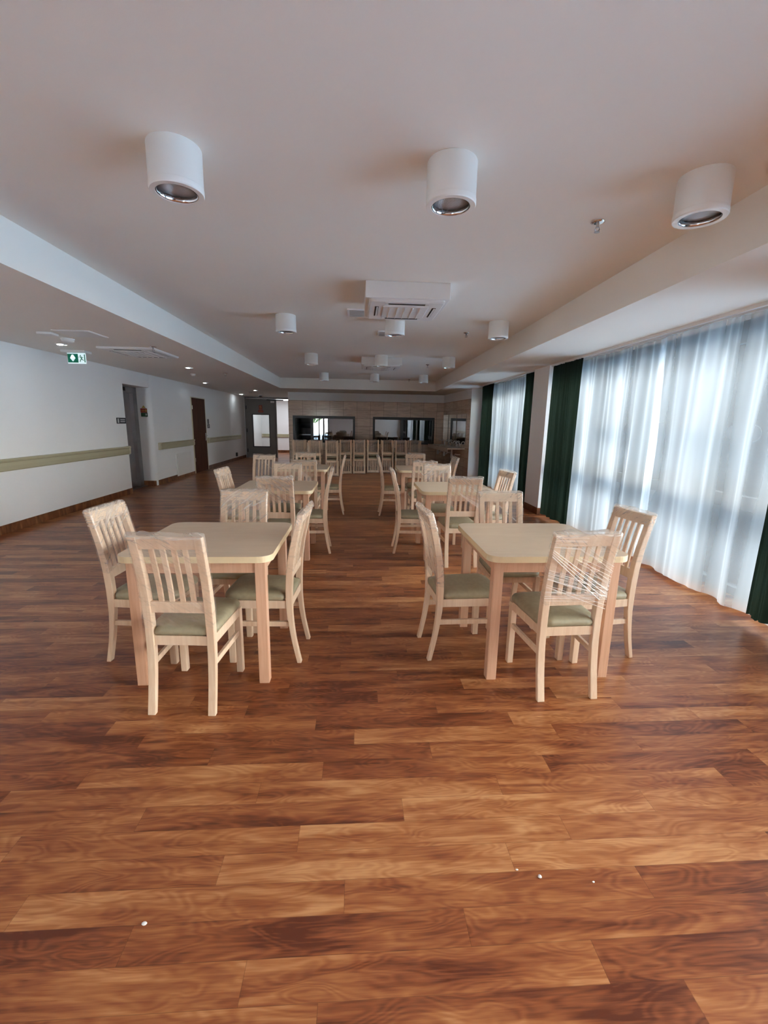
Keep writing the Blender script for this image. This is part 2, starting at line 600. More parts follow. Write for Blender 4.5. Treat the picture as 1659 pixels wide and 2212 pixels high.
# kitchen block: tiled wall with two serving windows
KY = 15.1
KX0, KX1 = -2.27, 2.94
W1 = (-2.13, -0.06, 0.80, 1.68)
W2 = (0.54, 2.63, 0.78, 1.68)
TZ = 2.175
bm = bm_new()
def kwall(bm, x0, x1, z0, z1):
    add_box(bm, x0, x1, KY, KY + 0.18, z0, z1)
kwall(bm, KX0, W1[0], 0, TZ); kwall(bm, W1[0], W1[1], 0, W1[2]); kwall(bm, W1[0], W1[1], W1[3], TZ)
kwall(bm, W1[1], W2[0], 0, TZ); kwall(bm, W2[0], W2[1], 0, W2[2]); kwall(bm, W2[0], W2[1], W2[3], TZ)
kwall(bm, W2[1], KX1 + 0.1, 0, TZ)
bmesh.ops.remove_doubles(bm, verts=bm.verts, dist=1e-5)
struct('wall_back', bm, MAT['tile'], label='travertine-tiled kitchen wall with two serving windows', cat='wall')
bm = bm_new()
add_box(bm, KX0, KX1 + 0.1, KY + 0.01, KY + 0.18, TZ, ZL + 0.02)
add_box(bm, KX0, KX0 + 0.18, KY + 0.18, 18.4, 0, ZL + 0.02)
struct('wall_back', bm, MAT['wall'], label='white plaster band above the tiled kitchen wall', cat='wall')
# kitchen interior shell
bm = bm_new()
add_box(bm, KX0 + 0.18, 3.6, 18.2, 18.4, 0, ZL)
add_box(bm, 3.5, 3.6, KY + 0.18, 18.2, 0, ZL)
struct('wall_kitchen', bm, MAT['kitchenwall'], label='dim grey wall inside the kitchen', cat='wall')
# wash niche wall
def nx_at(y):
    return 3.10 - 0.0575 * (y - 12.14)
bm = bm_new()
add_prism(bm, [(3.10, 12.14), (3.75, 12.14), (3.75, KY + 0.2), (nx_at(KY + 0.2), KY + 0.2)], 0, TZ)
struct('wall_right', bm, [MAT['tile_side']], label='tiled side wall behind the wash basins', cat='wall')
bm = bm_new()
add_prism(bm, [(3.10, 12.14), (3.75, 12.14), (3.75, KY + 0.2), (nx_at(KY + 0.2), KY + 0.2)], TZ, ZL + 0.02)
add_box(bm, 3.10, 3.75, 12.12, 12.1399, 0, ZL + 0.02)
struct('wall_right', bm, MAT['wall'], label='white plaster band above the wash basin tiles', cat='wall')
# columns between the windows
for k, (y0, y1, lab) in enumerate(((7.16, 7.77, 'white wall pier between the two curtained windows'),
                                   (2.25, 2.70, 'white wall pier beside the nearest dark curtain'))):
    bm = bm_new()
    add_box(bm, 3.07, 3.75, y0, y1, 0, ZL + 0.02)
    struct('wall_right', bm, MAT['wall'], label=lab, cat='wall')
# end wall of the corridor with doorway to the lit lobby
bm = bm_new()
EY = 18.45
add_box(bm, XL, -4.44, EY, EY + 0.15, 0, ZL)
add_box(bm, -4.44, KX0, EY, EY + 0.15, 2.36, ZL)
struct('wall_end', bm, MAT['wall'], label='white end wall around the grey corridor door', cat='wall')
bm = bm_new()
add_box(bm, XL, KX0 + 0.18, 21.6, 21.8, 0, ZL)
add_box(bm, KX0, KX0 + 0.18, EY, 21.6, 0, ZL)
struct('wall_lobby', bm, MAT['wall'], label='bright white lobby wall seen beyond the grey door', cat='wall')

# baseboards
def baseboard(name, segs, lab):
    bm = bm_new()
    for s in segs:
        add_box(bm, *s)
    struct(name, bm, MAT['baseboard'], label=lab, cat='baseboard')
BH = 0.115
baseboard('baseboard_left', [(XL - 0.005, XL + 0.008, YB, NY0, 0, BH), (XL - 0.4, XL - 0.0, NY1 - 0.008, NY1 + 0.003, 0, BH),
                             (XL - 0.005, XL + 0.008, NY1 + 0.11, 11.40, 0, BH), (XL - 0.005, XL + 0.008, 11.40, DY0, 0, 0.075),
                             (XL - 0.005, XL + 0.008, DY1, EY, 0, BH)], 'brown wood-look skirting along the corridor wall')
baseboard('baseboard_right', [(3.062, 3.075, 7.16, 7.77, 0, BH), (3.062, 3.40, 7.152, 7.162, 0, BH), (3.062, 3.075, 2.25, 2.70, 0, BH)],
          'brown wood-look skirting around the window piers')
bm = bm_new()
add_box(bm, XL, KX0 + 0.18, 21.585, 21.602, 0, BH)
struct('baseboard_lobby', bm, MAT['baseboard'], label='brown skirting of the bright lobby', cat='baseboard')

# ------------------------------------------------------------------ windows of the right-hand side
GXW = 3.48
def window(name, y0, y1, mull, lab, dots=()):
    root = bpy.data.objects.new(name, None)
    COL.objects.link(root)
    root['kind'] = 'structure'
    root['label'] = lab
    root['category'] = 'window'
    bm = bm_new()
    d0, d1 = GXW - 0.05, GXW + 0.05
    add_box(bm, d0, d1, y0, y1, 0, 0.07)
    add_box(bm, d0, d1, y0, y1, 2.24, ZL + 0.02)
    add_box(bm, d0 - 0.01, d1, y0, y1, 0.78, 0.90)
    for y in mull:
        add_box(bm, d0 - 0.005, d1, y - 0.05, y + 0.05, 0, ZL)
    obj('window_frame', bm, MAT['winframe'], root)
    bm = bm_new()
    add_box(bm, GXW - 0.006, GXW + 0.006, y0, y1, 0.04, 2.27)
    obj('pane', bm, MAT['glass'], root)
    for y, z in dots:
        bm = bm_new()
        n = 28
        rr = [[(GXW + dx, y + 0.068 * math.cos(2 * PI * i / n), z + 0.068 * math.sin(2 * PI * i / n)) for i in range(n)] for dx in (-0.012, -0.0065)]
        add_rings(bm, rr)
        d = obj('warning_dot', bm, MAT['winframe'], root)
    return root
window('window_1', 2.68, 7.18, (2.73, 3.45, 4.2, 4.95, 5.68, 6.5, 7.13), 'wide floor-length window behind the nearest sheer curtain',
       [(6.22, 1.455), (5.55, 1.46), (5.32, 1.463), (5.08, 1.465), (4.42, 1.46), (3.93, 1.457), (3.70, 1.45), (3.1, 1.45)])
window('window_2', 7.75, 12.14, (7.8, 8.6, 9.4, 10.2, 11.1, 12.09), 'floor-length window between the far dark curtains',
       [(8.3, 1.455), (9.0, 1.455), (9.75, 1.455)])
window('window_3', YB, 2.27, (-4.95, -4.0, -3.0, -2.0, -1.0, 0.2, 1.3, 2.22), 'floor-length window beside the camera')
# garden door in the front wall (only ever seen as a reflection)
root = bpy.data.objects.new('door_1', None)
COL.objects.link(root)
root['kind'] = 'structure'; root['label'] = 'glazed garden door behind the camera'; root['category'] = 'door'
bm = bm_new()
for x in (GX0, (GX0 + GX1) / 2 - 0.04, GX1 - 0.08):
    add_box(bm, x, x + 0.08, YB - 0.14, YB - 0.06, 0, GZ)
add_box(bm, GX0, GX1, YB - 0.14, YB - 0.06, 0, 0.1)
add_box(bm, GX0, GX1, YB - 0.14, YB - 0.06, GZ - 0.08, GZ)
obj('door_frame', bm, MAT['winframe'], root)
box_obj('pane', (GX0, GX1, YB - 0.104, YB - 0.096, 0.02, GZ), MAT['glass'], root)
# curtain rails
def rail(y0, y1, lab):
    bm = bm_new()
    for x in (3.055, 3.145):
        add_box(bm, x, x + 0.03, y0, y1, ZL - 0.028, ZL + 0.001)
    o = obj('curtain_rail', bm, MAT['white'])
    tag(o, lab, 'curtain rail', 'twin curtain rails on the ceiling')
rail(2.72, 7.06, 'white twin curtain rail on the ceiling over the wide near window')
rail(7.78, 11.1, 'white twin curtain rail on the ceiling over the far window')

# curtains
def curtain(name, y0, y1, x, m, lab, waves, amp, z0=0.035, z1=ZL - 0.03, seed=0, gather=0.35, thick=0.0, lean=0.0, flat=False, grp=None):
    rnd = random.Random(seed)
    n = int(max(60, waves * 14))
    nz = 26
    bm = bm_new()
    ph = [rnd.uniform(0, 2 * PI) for _ in range(5)]
    rows = []
    for k in range(nz + 1):
        t = k / nz
        z = z1 + (z0 - z1) * t
        row = []
        for i in range(n + 1):
            s = i / n
            q = s + 0.012 * math.sin(2 * PI * s * 3 + ph[0]) + 0.02 * math.sin(2 * PI * s * 1.3 + ph[1])
            big = math.sin(2 * PI * q * waves * 0.5 + ph[2] + 1.5 * math.sin(2 * PI * s * 1.7 + ph[3]))
            small = math.sin(2 * PI * q * waves * 2.0 + ph[4] + 2.0 * math.sin(2 * PI * s * 5 + ph[1]))
            top = max(0.0, 1 - t * 5)
            a = amp * (0.35 + 0.65 * min(1, t * 2.2)) * (0.75 + 0.5 * noise.noise((s * 9, t * 1.1, seed)))
            dx = a * (abs(big) ** 0.8 * (1 if big > 0 else -1)) + amp * 0.35 * small * (0.35 + 0.65 * top)
            dx += 0.010 * noise.noise((s * 20, t * 3, seed + 3.1))
            yy = y0 + (y1 - y0) * s + lean * (0.5 - s) * t * 2 + 0.018 * t * math.sin(2 * PI * q * waves * 0.5 + ph[3])
            zz = z
            if k == nz:
                zz = z0 + 0.012 * noise.noise((s * 6, 0, seed + 9))
            row.append(bm.verts.new((x + dx * 0.9, yy, zz)))
        rows.append(row)
    for a, b in zip(rows[:-1], rows[1:]):
        for i in range(n):
            bm.faces.new((a[i], a[i + 1], b[i + 1], b[i]))
    o = obj(name, bm, m, smooth=True, fix=False)
    if thick:
        md = o.modifiers.new('thickness', 'SOLIDIFY')
        md.thickness = thick
    tag(o, lab, 'curtain', grp)
    return o
SG, DG = 'white sheer curtains', 'dark green drapes'
curtain('sheer_curtain', 4.56, 6.62, 3.16, MAT['sheer'], 'white sheer curtain panel next to the tall dark drape of the near window', 8, 0.040, 0.03, ZL - 0.04, 3, grp=SG)
curtain('sheer_curtain', 2.78, 4.62, 3.125, MAT['sheer'], 'white sheer curtain panel reaching the right edge of the view', 6, 0.048, 0.03, ZL - 0.04, 11, grp=SG)
curtain('sheer_curtain', 8.0, 10.5, 3.165, MAT['sheer'], 'white sheer curtain between the two drapes of the far window', 9, 0.038, 0.03, ZL - 0.04, 21, grp=SG)
curtain('drape', 6.08, 7.02, 3.07, MAT['drape'], 'dark green drape beside the white pier at the near window', 8, 0.042, 0.05, ZL - 0.03, 5, grp=DG)
curtain('drape', 2.74, 3.04, 3.06, MAT['drape'], 'dark green drape cut off by the right edge of the view', 4, 0.04, 0.06, ZL - 0.03, 6, grp=DG)
curtain('drape', 10.1, 11.02, 3.08, MAT['drape'], 'dark green drape nearest the wash basins', 8, 0.042, 0.05, ZL - 0.03, 7, grp=DG)
curtain('drape', 7.80, 8.18, 3.08, MAT['drape'], 'narrow dark green drape just beyond the white pier', 4, 0.042, 0.05, ZL - 0.03, 8, grp=DG)

# ------------------------------------------------------------------ chairs
def lerp_tab(tab, z):
    if z <= tab[0][0]:
        return tab[0][1]
    for (a, va), (b, vb) in zip(tab[:-1], tab[1:]):
        if z <= b:
            t = (z - a) / (b - a)
            t = t
            return va + (vb - va) * t
    return tab[-1][1]
YF = [(0, -.062), (.08, -.045), (.15, -.031), (.21, -.021), (.27, -.013), (.33, -.005), (.40, 0), (.47, 0), (.54, -.003), (.60, -.008), (.66, -.016), (.73, -.029), (.80, -.046), (.88, -.066), (.955, -.087)]
TH = [(0, .026), (.15, .027), (.27, .031), (.40, .040), (.54, .042), (.66, .040), (.80, .036), (.955, .032)]
def yf(z): return lerp_tab(YF, z)
def yr(z): return lerp_tab(YF, z) - lerp_tab(TH, z)
CW = MAT['chair_wood']

def post_bm(s):
    bm = bm_new()
    zs = [0, .08, .15, .21, .27, .33, .40, .47, .54, .60, .66, .73, .80, .88, .953]
    x0, x1 = (0.134, 0.174)
    rings = []
    for z in zs:
        a, b = yr(z), yf(z)
        rings.append([(s * x0, a, z), (s * x1, a, z), (s * x1, b, z), (s * x0, b, z)])
    add_rings(bm, rings)
    bevel(bm, 0.004, 2, 60)
    return bm

def slat_bm(xc):
    bm = bm_new()
    rings = []
    for z in [.592, .64, .70, .76, .82, .86, .895]:
        m_ = (yf(z) + yr(z)) / 2
        rings.append([(xc - .013, m_ - .006, z), (xc + .013, m_ - .006, z), (xc + .013, m_ + .006, z), (xc - .013, m_ + .006, z)])
    add_rings(bm, rings)
    bevel(bm, 0.002, 1, 60)
    return bm

def rail_bm(z0, z1, t):
    bm = bm_new()
    rings = []
    for k in range(4):
        z = z0 + (z1 - z0) * k / 3
        m_ = (yf(z) + yr(z)) / 2
        rings.append([(-.138, m_ - t / 2, z), (.138, m_ - t / 2, z), (.138, m_ + t / 2, z), (-.138, m_ + t / 2, z)])
    add_rings(bm, rings)
    bevel(bm, 0.003, 2, 60)
    return bm

def seat_bm():
    bm = bm_new()
    # plan outline: tab between the posts, then wide rounded seat
    out = [(-.128, -.034), (.128, -.034), (.130, .004), (.160, .004)]
    out += [(.176 + .006 * i / 5, .02 + .29 * i / 5) for i in range(6)]
    for i in range(1, 7):
        a = i / 6 * PI / 2
        out.append((.122 + .062 * math.cos(a), .325 + .058 * math.sin(a)))
    for i in range(1, 4):
        out.append((.122 - .122 * i / 4, .383 + .004 * math.sin(PI * i / 8)))
    right = out[4:]
    left = [(-x, y) for x, y in reversed(right)]
    left = [p for p in left if p[0] < -1e-4]
    ring = out[:4] + right + [(0, .388)] + left + [(-.160, .004), (-.130, .004)]
    # subdivide the long edges
    pts = []
    for i, p in enumerate(ring):
        q = ring[(i + 1) % len(ring)]
        d = math.hypot(q[0] - p[0], q[1] - p[1])
        k = max(1, int(d / .03))
        for j in range(k):
            pts.append((p[0] + (q[0] - p[0]) * j / k, p[1] + (q[1] - p[1]) * j / k))
    cx, cy = 0.0, 0.18
    rings = []
    for sc, z in ((.965, .4155), (.99, .422), (1.0, .432), (.992, .443), (.965, .452), (.91, .459), (.80, .4645), (.6, .469), (.35, .4715), (.1, .472)):
        rings.append([(cx + (x - cx) * sc, cy + (y - cy) * sc, z) for x, y in pts])
    add_rings(bm, rings)
    return bm

def front_leg_bm(s):
    bm = bm_new()
    xa, xb = s * .150, s * .186
    rings = []
    for z, k in ((0, .004), (.41, 0)):
        rings.append([(xa, .315 + k, z), (xb, .315 + k, z), (xb, .360 - k * .5, z), (xa, .360 - k * .5, z)])
    add_rings(bm, rings)
    bevel(bm, 0.004, 2, 60)
    return bm

def seat_frame_bm():
    bm = bm_new()
    def bar(x0, y0, x1, y1, t, z0, z1):
        d = Vector((x1 - x0, y1 - y0)).normalized()
        n_ = Vector((-d.y, d.x)) * t / 2
        add_prism(bm, [(x0 - n_.x, y0 - n_.y), (x1 - n_.x, y1 - n_.y), (x1 + n_.x, y1 + n_.y), (x0 + n_.x, y0 + n_.y)], z0, z1)
    bar(-.136, -.021, .136, -.021, .022, .362, .414)
    bar(-.152, .338, .152, .338, .022, .362, .414)
    for s in (-1, 1):
        bar(s * .158, -.004, s * .170, .318, .022, .362, .414)
    bevel(bm, 0.002, 1, 60)
    return bm

def stretcher_bm(s):
    bm = bm_new()
    add_prism(bm, [(s * .146, -.02), (s * .164, -.02), (s * .177, .318), (s * .159, .318)], .242, .274)
    bevel(bm, 0.002, 1, 60)
    return bm

def wrap_bm(zlow, seed, bulk=0.004, strands=()):
    """stretch film around the backrest: a closed sleeve with a bunched top"""
    bm = bm_new()
    nx_, ns = 26, 4
    hw = .178
    rings = []
    zs = [zlow + (.955 - zlow) * k / 16 for k in range(17)]
    def ring(z, inset, lift, k):
        a, b = yr(min(z, .955)) - bulk, yf(min(z, .955)) + bulk
        pts = []
        for i in range(nx_):
            t = i / nx_
            x = -hw + 2 * hw * t
            bow = .004 * math.sin(PI * t)
            pts.append((x, a + bow * .6 + inset, 0, -1))
        for i in range(ns):
            pts.append((hw, a + inset + (b - a - 2 * inset) * i / ns, 1, 0))
        for i in range(nx_):
            t = i / nx_
            x = hw - 2 * hw * t
            bow = .004 * math.sin(PI * t)
            pts.append((x, b - bow * .6 - inset, 0, 1))
        for i in range(ns):
            pts.append((-hw, b - inset + (a - b + 2 * inset) * i / ns, -1, 0))
        out = []
        for (x, y, nx0, ny0) in pts:
            d = (noise.noise((x * 22, z * 26 + seed * 7.3, y * 14 + seed)) * .0050 + noise.noise((x * 60 + z * 40, z * 18, seed * 3.7 + ny0)) * .0025)
            if z < zlow + 0.02:
                zz = z + .035 * noise.noise((x * 9, y * 9, seed * 5.1))
            else:
                zz = z
            zz += lift * max(0, noise.noise((x * 16 + seed * 2.2, y * 30, seed)) + .25)
            d = max(d, -.003)
            out.append((x * (1 - .0 * inset) + nx0 * d, y + ny0 * d, zz))
        return out
    for k, z in enumerate(zs):
        rings.append(ring(z, 0, 0.0 if z < .94 else .006, k))
    rings.append(ring(.962, .006, .016, 17))
    rings.append(ring(.966, .014, .020, 18))
    vr = add_rings(bm, rings, False, True)
    # bunched ribbon of film lying along the top rail
    rnd = random.Random(seed)
    pth = []
    for i in range(13):
        t = i / 12
        x = -.17 + .34 * t
        z = .950 + .014 * noise.noise((t * 4, seed * 1.7, 0))
        pth.append((x, yr(.95) - .007 + .008 * noise.noise((t * 5, seed, 3)), z))
    add_tube(bm, pth, [.003 + .005 * abs(noise.noise((i * .7, seed, 5))) for i in range(13)], 6)
    return bm

def strand_bm(kind, seed):
    bm = bm_new()
    rnd = random.Random(seed)
    def line(xa, za, xb, zb, r_, side=0):
        n = 9
        pth = []
        for i in range(n):
            t = i / (n - 1)
            x = xa + (xb - xa) * t
            z = za + (zb - za) * t
            pth.append((x, yr(z) - .0085 - .001 * rnd.random(), z))
        add_tube(bm, pth, r_, 5)
    if kind == 'fan':
        for i in range(4):
            line(-.176, .872 - .012 * i, .172 - .012 * i, .630 - .018 * i, rnd.uniform(.0010, .0021))
        for i in range(18):
            z = rnd.uniform(.66, .84)
            x0 = rnd.uniform(-.06, .05)
            line(x0, z + .05, .177, z - rnd.uniform(.035, .075), rnd.uniform(.0004, .0009))
        for i in range(16):
            z = rnd.uniform(.655, .775)
            line(-.177, z, .177, z - rnd.uniform(.10, .15), rnd.uniform(.0004, .0009))
        for i in range(16):
            z = rnd.uniform(.57, .66)
            line(-.177, z, .177, z - rnd.uniform(.0, .03), rnd.uniform(.0003, .0006))
        for i in range(10):
            z = rnd.uniform(.885, .95)
            line(-.177, z, rnd.uniform(-.04, .0), z - rnd.uniform(-.005, .02), rnd.uniform(.0004, .0008))
    elif kind == 'low':
        for i in range(4):
            line(-.06 + .01 * i, .80 - .01 * i, .174, .665 - .012 * i, rnd.uniform(.0010, .0018))
        for i in range(9):
            z = rnd.uniform(.67, .86)
            line(.02, z + .03, .177, z - rnd.uniform(.01, .05), rnd.uniform(.0004, .0008))
    elif kind == 'slash':
        for i in range(2):
            line(-.176, .70 - .006 * i, .10, .935 - .006 * i, .0016)
    elif kind == 'comb':
        for i in range(9):
            z = .86 - .026 * i
            line(-.10 + .012 * i, z, .10 + .008 * i, z - .14, rnd.uniform(.0012, .0022))
    return bm

# prototypes kept as plain mesh data; every chair is its own copied tree
SLX = [-.134 + .268 * (k + 1) / 5 for k in range(4)]
def chair_root(name, label, cat, loc, rotz, group, flip=False):
    t = thing(name, label, cat, loc, rotz, group)
    if flip:
        t.rotation_euler = (0, PI, rotz)
        t.rotation_mode = 'XYZ'
    return t
WRAPS = {}
def wrap_mesh(key):
    return WRAPS[key]
proto_parts = []
def build_proto(label, loc, rotz, group):
    t = chair_root('dining_chair', label, 'chair', loc, rotz, group)
    P = []
    P.append(obj('seat', seat_bm(), MAT['fabric'], t, smooth=True))
    P.append(obj('seat_frame', seat_frame_bm(), CW, t))
    for s in (-1, 1):
        P.append(obj('leg', front_leg_bm(s), CW, t))
    for s in (-1, 1):
        P.append(obj('back_post', post_bm(s), CW, t))
    for s in (-1, 1):
        P.append(obj('stretcher', stretcher_bm(s), CW, t))
    P.append(obj('top_rail', rail_bm(.888, .951, .026), CW, t))
    P.append(obj('lower_rail', rail_bm(.540, .600, .022), CW, t))
    for x in SLX:
        P.append(obj('back_slat', slat_bm(x), CW, t))
    proto_parts.extend(P)
    return t
film_protos = {}
def add_wrap(t, zlow, seed, m, strands=None):
    key = (zlow, seed, m)
    if key not in film_protos:
        w = obj('plastic_wrap', wrap_bm(zlow, seed), MAT[m], t, smooth=True)
        w['label'] = 'crinkled clear stretch film around the backrest'
        film_protos[key] = w
    else:
        w = film_protos[key].copy()
        COL.objects.link(w)
        w.parent = t
    if strands:
        k2 = ('s', strands, seed)
        if k2 not in film_protos:
            o = obj('film_strands', strand_bm(strands, seed), MAT['strand'], w)
            film_protos[k2] = o
        else:
            o = film_protos[k2].copy()
            COL.objects.link(o)
            o.parent = w
first = [True]
def chair(label, x, y, deg, group, zlow=.56, seed=1, m='film', strands=None, z=0.0, flip=False):
    if first[0]:
        t = build_proto(label, (x, y, z), R(deg), group)
        first[0] = False
    else:
        t = chair_root('dining_chair', label, 'chair', (x, y, z), R(deg), group, flip)
        for p in proto_parts:
            c = p.copy()
            COL.objects.link(c)
            c.parent = t
    if m:
        add_wrap(t, zlow, seed, m, strands)
    return t

G1 = 'film-wrapped chairs around the six tables'
CH = [
 # nearest table on the corridor side
 ('slatted chair with its back to the camera at the nearest corridor-side table', -.885, 2.145, -3.6, .47, 1, 'film', None),
 ('slatted chair at the outer, corridor-wall side of the nearest corridor-side table', -1.452, 2.765, -94, .60, 2, 'filmheavy', None),
 ('slatted chair on the aisle side of the nearest corridor-side table', -.418, 2.722, 86, .60, 3, 'film', None),
 ('slatted chair at the far side of the nearest corridor-side table', -.868, 3.315, 178, .62, 4, 'filmheavy', None),
 # nearest table on the window side
 ('slatted chair with stretched film strands and its back to the camera, nearest window-side table', 1.166, 2.195, 2.8, .555, 5, 'film', 'fan'),
 ('slatted chair on the aisle side of the nearest window-side table', .533, 2.722, -86, .50, 6, 'filmheavy', None),
 ('slatted chair between the nearest window-side table and the sheer curtain', 1.715, 2.705, 96, .66, 7, 'film', None),
 ('slatted chair at the far side of the nearest window-side table', 1.152, 3.32, 180, .60, 8, 'film', 'slash'),
 # second tables
 ('slatted chair with its back to the camera at the middle corridor-side table', -.785, 4.36, -2, .70, 9, 'filmheavy', None),
 ('slatted chair at the outer, corridor-wall side of the middle corridor-side table', -1.405, 5.00, -95, .58, 2, 'filmheavy', None),
 ('slatted chair on the aisle side of the middle corridor-side table', -.385, 5.062, 92, .62, 3, 'film', None),
 ('slatted chair at the far side of the middle corridor-side table', -.885, 5.62, 180, .60, 10, 'film', None),
 ('slatted chair with its back to the camera at the middle window-side table', 1.103, 4.465, 0.5, .66, 11, 'film', 'low'),
 ('slatted chair on the aisle side of the middle window-side table', .512, 5.062, -91, .66, 6, 'film', None),
 ('slatted chair between the middle window-side table and the far curtains', 1.668, 5.03, 100, .80, 7, 'film', None),
 ('slatted chair at the far side of the middle window-side table, heavily wrapped', 1.055, 5.63, 180, .55, 12, 'filmheavy', None),
 # third tables
 ('slatted chair with its back to the camera at the farthest corridor-side table', -.728, 6.22, 0, .55, 13, 'film', 'comb'),
 ('slatted chair standing off the outer corner of the farthest corridor-side table', -1.475, 7.00, 172, .72, 14, 'film', 'slash'),
 ('slatted chair on the aisle side of the farthest corridor-side table', -.292, 7.255, 91, .55, 3, 'film', None),
 ('slatted chair at the far side of the farthest corridor-side table', -.875, 7.58, 180, .90, 4, 'film', None),
 ('slatted chair with its back to the camera at the farthest window-side table', .972, 6.33, 0, .70, 15, 'film', 'low'),
 ('slatted chair on the aisle side of the farthest window-side table', .447, 7.18, -90, .62, 6, 'film', None),
 ('slatted chair on the window side of the farthest window-side table', 1.495, 7.06, 92, .55, 7, 'filmheavy', None),
 ('slatted chair at the far side of the farthest window-side table', 1.035, 7.66, 180, .70, 8, 'film', None),
]
for lab, x, y, dg, zl, sd, m, st in CH:
    chair(lab, x, y, dg, G1, zl, sd, m, st)
# stacks of two by the serving windows: one upright, one upside down on its seat
G2, G3 = 'upright chairs of the wrapped stacks', 'upturned chairs of the wrapped stacks'
ST = [(-1.62, 12.45, 3), (-1.175, 12.33, -2), (-.70, 12.29, 1), (-.325, 12.87, 0), (.070, 12.90, 0), (.49, 13.19, 0), (.925, 13.23, 1), (1.335, 13.22, 0), (1.768, 13.29, 0)]
ORD = ['first', 'second', 'third', 'fourth', 'fifth', 'sixth', 'seventh', 'eighth', 'ninth']
for k, (x, y, dg) in enumerate(ST):
    y0 = y + .105
    where = ORD[k] + ' stack counted from the corridor door'
    if k == 0:
        where = 'stack closest to the grey corridor door'
    if k == 8:
        where = 'stack closest to the wash basins'
    chair('upright wrapped chair under another in the ' + where, x, y0 + .372, 180 + dg, G2, .56, 16 + k % 3, 'film' if k < 3 else 'filmheavy')
    chair('upside-down chair on top in the ' + where, x, y0, dg, G3, .58, 19 + k % 2, 'film', z=.972, flip=True)

# ------------------------------------------------------------------ tables
def rounded(x0, x1, y0, y1, r, n=8):
    pts = []
    for cx, cy, a0 in ((x1 - r, y1 - r, 0), (x0 + r, y1 - r, 90), (x0 + r, y0 + r, 180), (x1 - r, y0 + r, 270)):
        for i in range(n + 1):
            a = R(a0 + 90 * i / n)
            pts.append((cx + r * math.cos(a), cy + r * math.sin(a)))
    return pts
table_parts = []
def table(label, x, y, deg=0):
    t = thing('dining_table', label, 'table', (x, y, 0), R(deg), 'square dining tables')
    if not table_parts:
        hw, hd = .412, .415
        bm = bm_new()
        add_prism(bm, rounded(-hw, hw, -hd, hd, .075), .740, .7765)
        bevel(bm, 0.002, 2, 60)
        o = obj('tabletop', bm, [MAT['top'], MAT['edge']], t)
        for p in o.data.polygons:
            if abs(p.normal.z) < 0.5:
                p.material_index = 1
        table_parts.append(o)
        lx, ly = .370, .373
        for sx_ in (-1, 1):
            for sy_ in (-1, 1):
                bm = bm_new()
                a, b = sorted((sx_ * lx, sx_ * (lx - .058)))
                c, d = sorted((sy_ * ly, sy_ * (ly - .058)))
                add_box(bm, a, b, c, d, 0, .740)
                bevel(bm, 0.004, 2)
                table_parts.append(obj('leg', bm, MAT['table_wood'], t))
        for s in (-1, 1):
            bm = bm_new()
            add_box(bm, -lx + .056, lx - .056, s * (ly - .022) - .011, s * (ly - .022) + .011, .668, .7399)
            table_parts.append(obj('apron', bm, MAT['table_wood'], t))
            bm = bm_new()
            add_box(bm, s * (lx - .022) - .011, s * (lx - .022) + .011, -ly + .056, ly - .056, .668, .7399)
            table_parts.append(obj('apron', bm, MAT['table_wood'], t))
    else:
        for p in table_parts:
            c = p.copy()
            COL.objects.link(c)
            c.parent = t
table('pale square beech table nearest the camera on the corridor side of the aisle', -.868, 2.705)
table('pale square beech table nearest the camera on the window side of the aisle', 1.145, 2.695)
table('pale square beech table in the middle of the corridor-side row', -.88, 5.005)
table('pale square beech table in the middle of the window-side row', 1.117, 5.005)
table('pale square beech table at the far end of the corridor-side row', -.862, 7.13)
table('pale square beech table at the far end of the window-side row', 1.063, 7.13)

# ------------------------------------------------------------------ ceiling lamps
lamp_parts = []
def ceiling_lamp(label, x, y):
    t = thing('ceiling_lamp', label, 'lamp', (x, y, ZC), 0, 'white cylinder lamps on the ceiling')
    if not lamp_parts:
        bm = bm_new()
        n = 48
        add_lathe(bm, [(.0, 0), (.118, 0), (.1205, -.004), (.1205, -.163), (.122, -.166), (.122, -.188), (.119, -.193), (.095, -.193), (.093, -.190), (.091, -.153), (0.0, -.148)], n=n)
        bmesh.ops.remove_doubles(bm, verts=bm.verts, dist=1e-5)
        lamp_parts.append(obj('lamp_body', bm, MAT['lampwhite'], t, smooth=False))
        for p in lamp_parts[0].data.polygons:
            p.use_smooth = abs(p.normal.z) < 0.3
        bm = bm_new()
        add_lathe(bm, [(.0925, -.191), (.0925, -.160), (.087, -.160), (.087, -.189), (.090, -.191)], n=n)
        lamp_parts.append(obj('reflector_ring', bm, MAT['chrome'], t, smooth=True))
        bm = bm_new()
        add_lathe(bm, [(.0, -.174), (.04, -.1735), (.087, -.170), (.087, -.164), (0, -.164)], n=n)
        bmesh.ops.remove_doubles(bm, verts=bm.verts, dist=1e-5)
        lamp_parts.append(obj('diffuser', bm, MAT['prism'], t, smooth=True))
    else:
        for p in lamp_parts:
            c = p.copy()
            COL.objects.link(c)
            c.parent = t
rown = ['in the nearest row', 'in the second row, level with the large air conditioner', 'in the third row', 'in the farthest row']
coln = ['corridor-side', 'middle', 'window-side']
for j, yy in enumerate((2.39, 5.66, 8.66, 11.9)):
    for i, xx in enumerate((-.852, .455, 1.738)):
        if j == 1 and i == 1:
            lab = 'white cylinder ceiling lamp just behind the large ceiling air conditioner'
        elif j == 2 and i == 1:
            lab = 'white cylinder ceiling lamp in front of the farther air conditioner'
        else:
            lab = '%s white cylinder ceiling lamp %s' % (coln[i], rown[j])
        ceiling_lamp(lab, xx, yy)

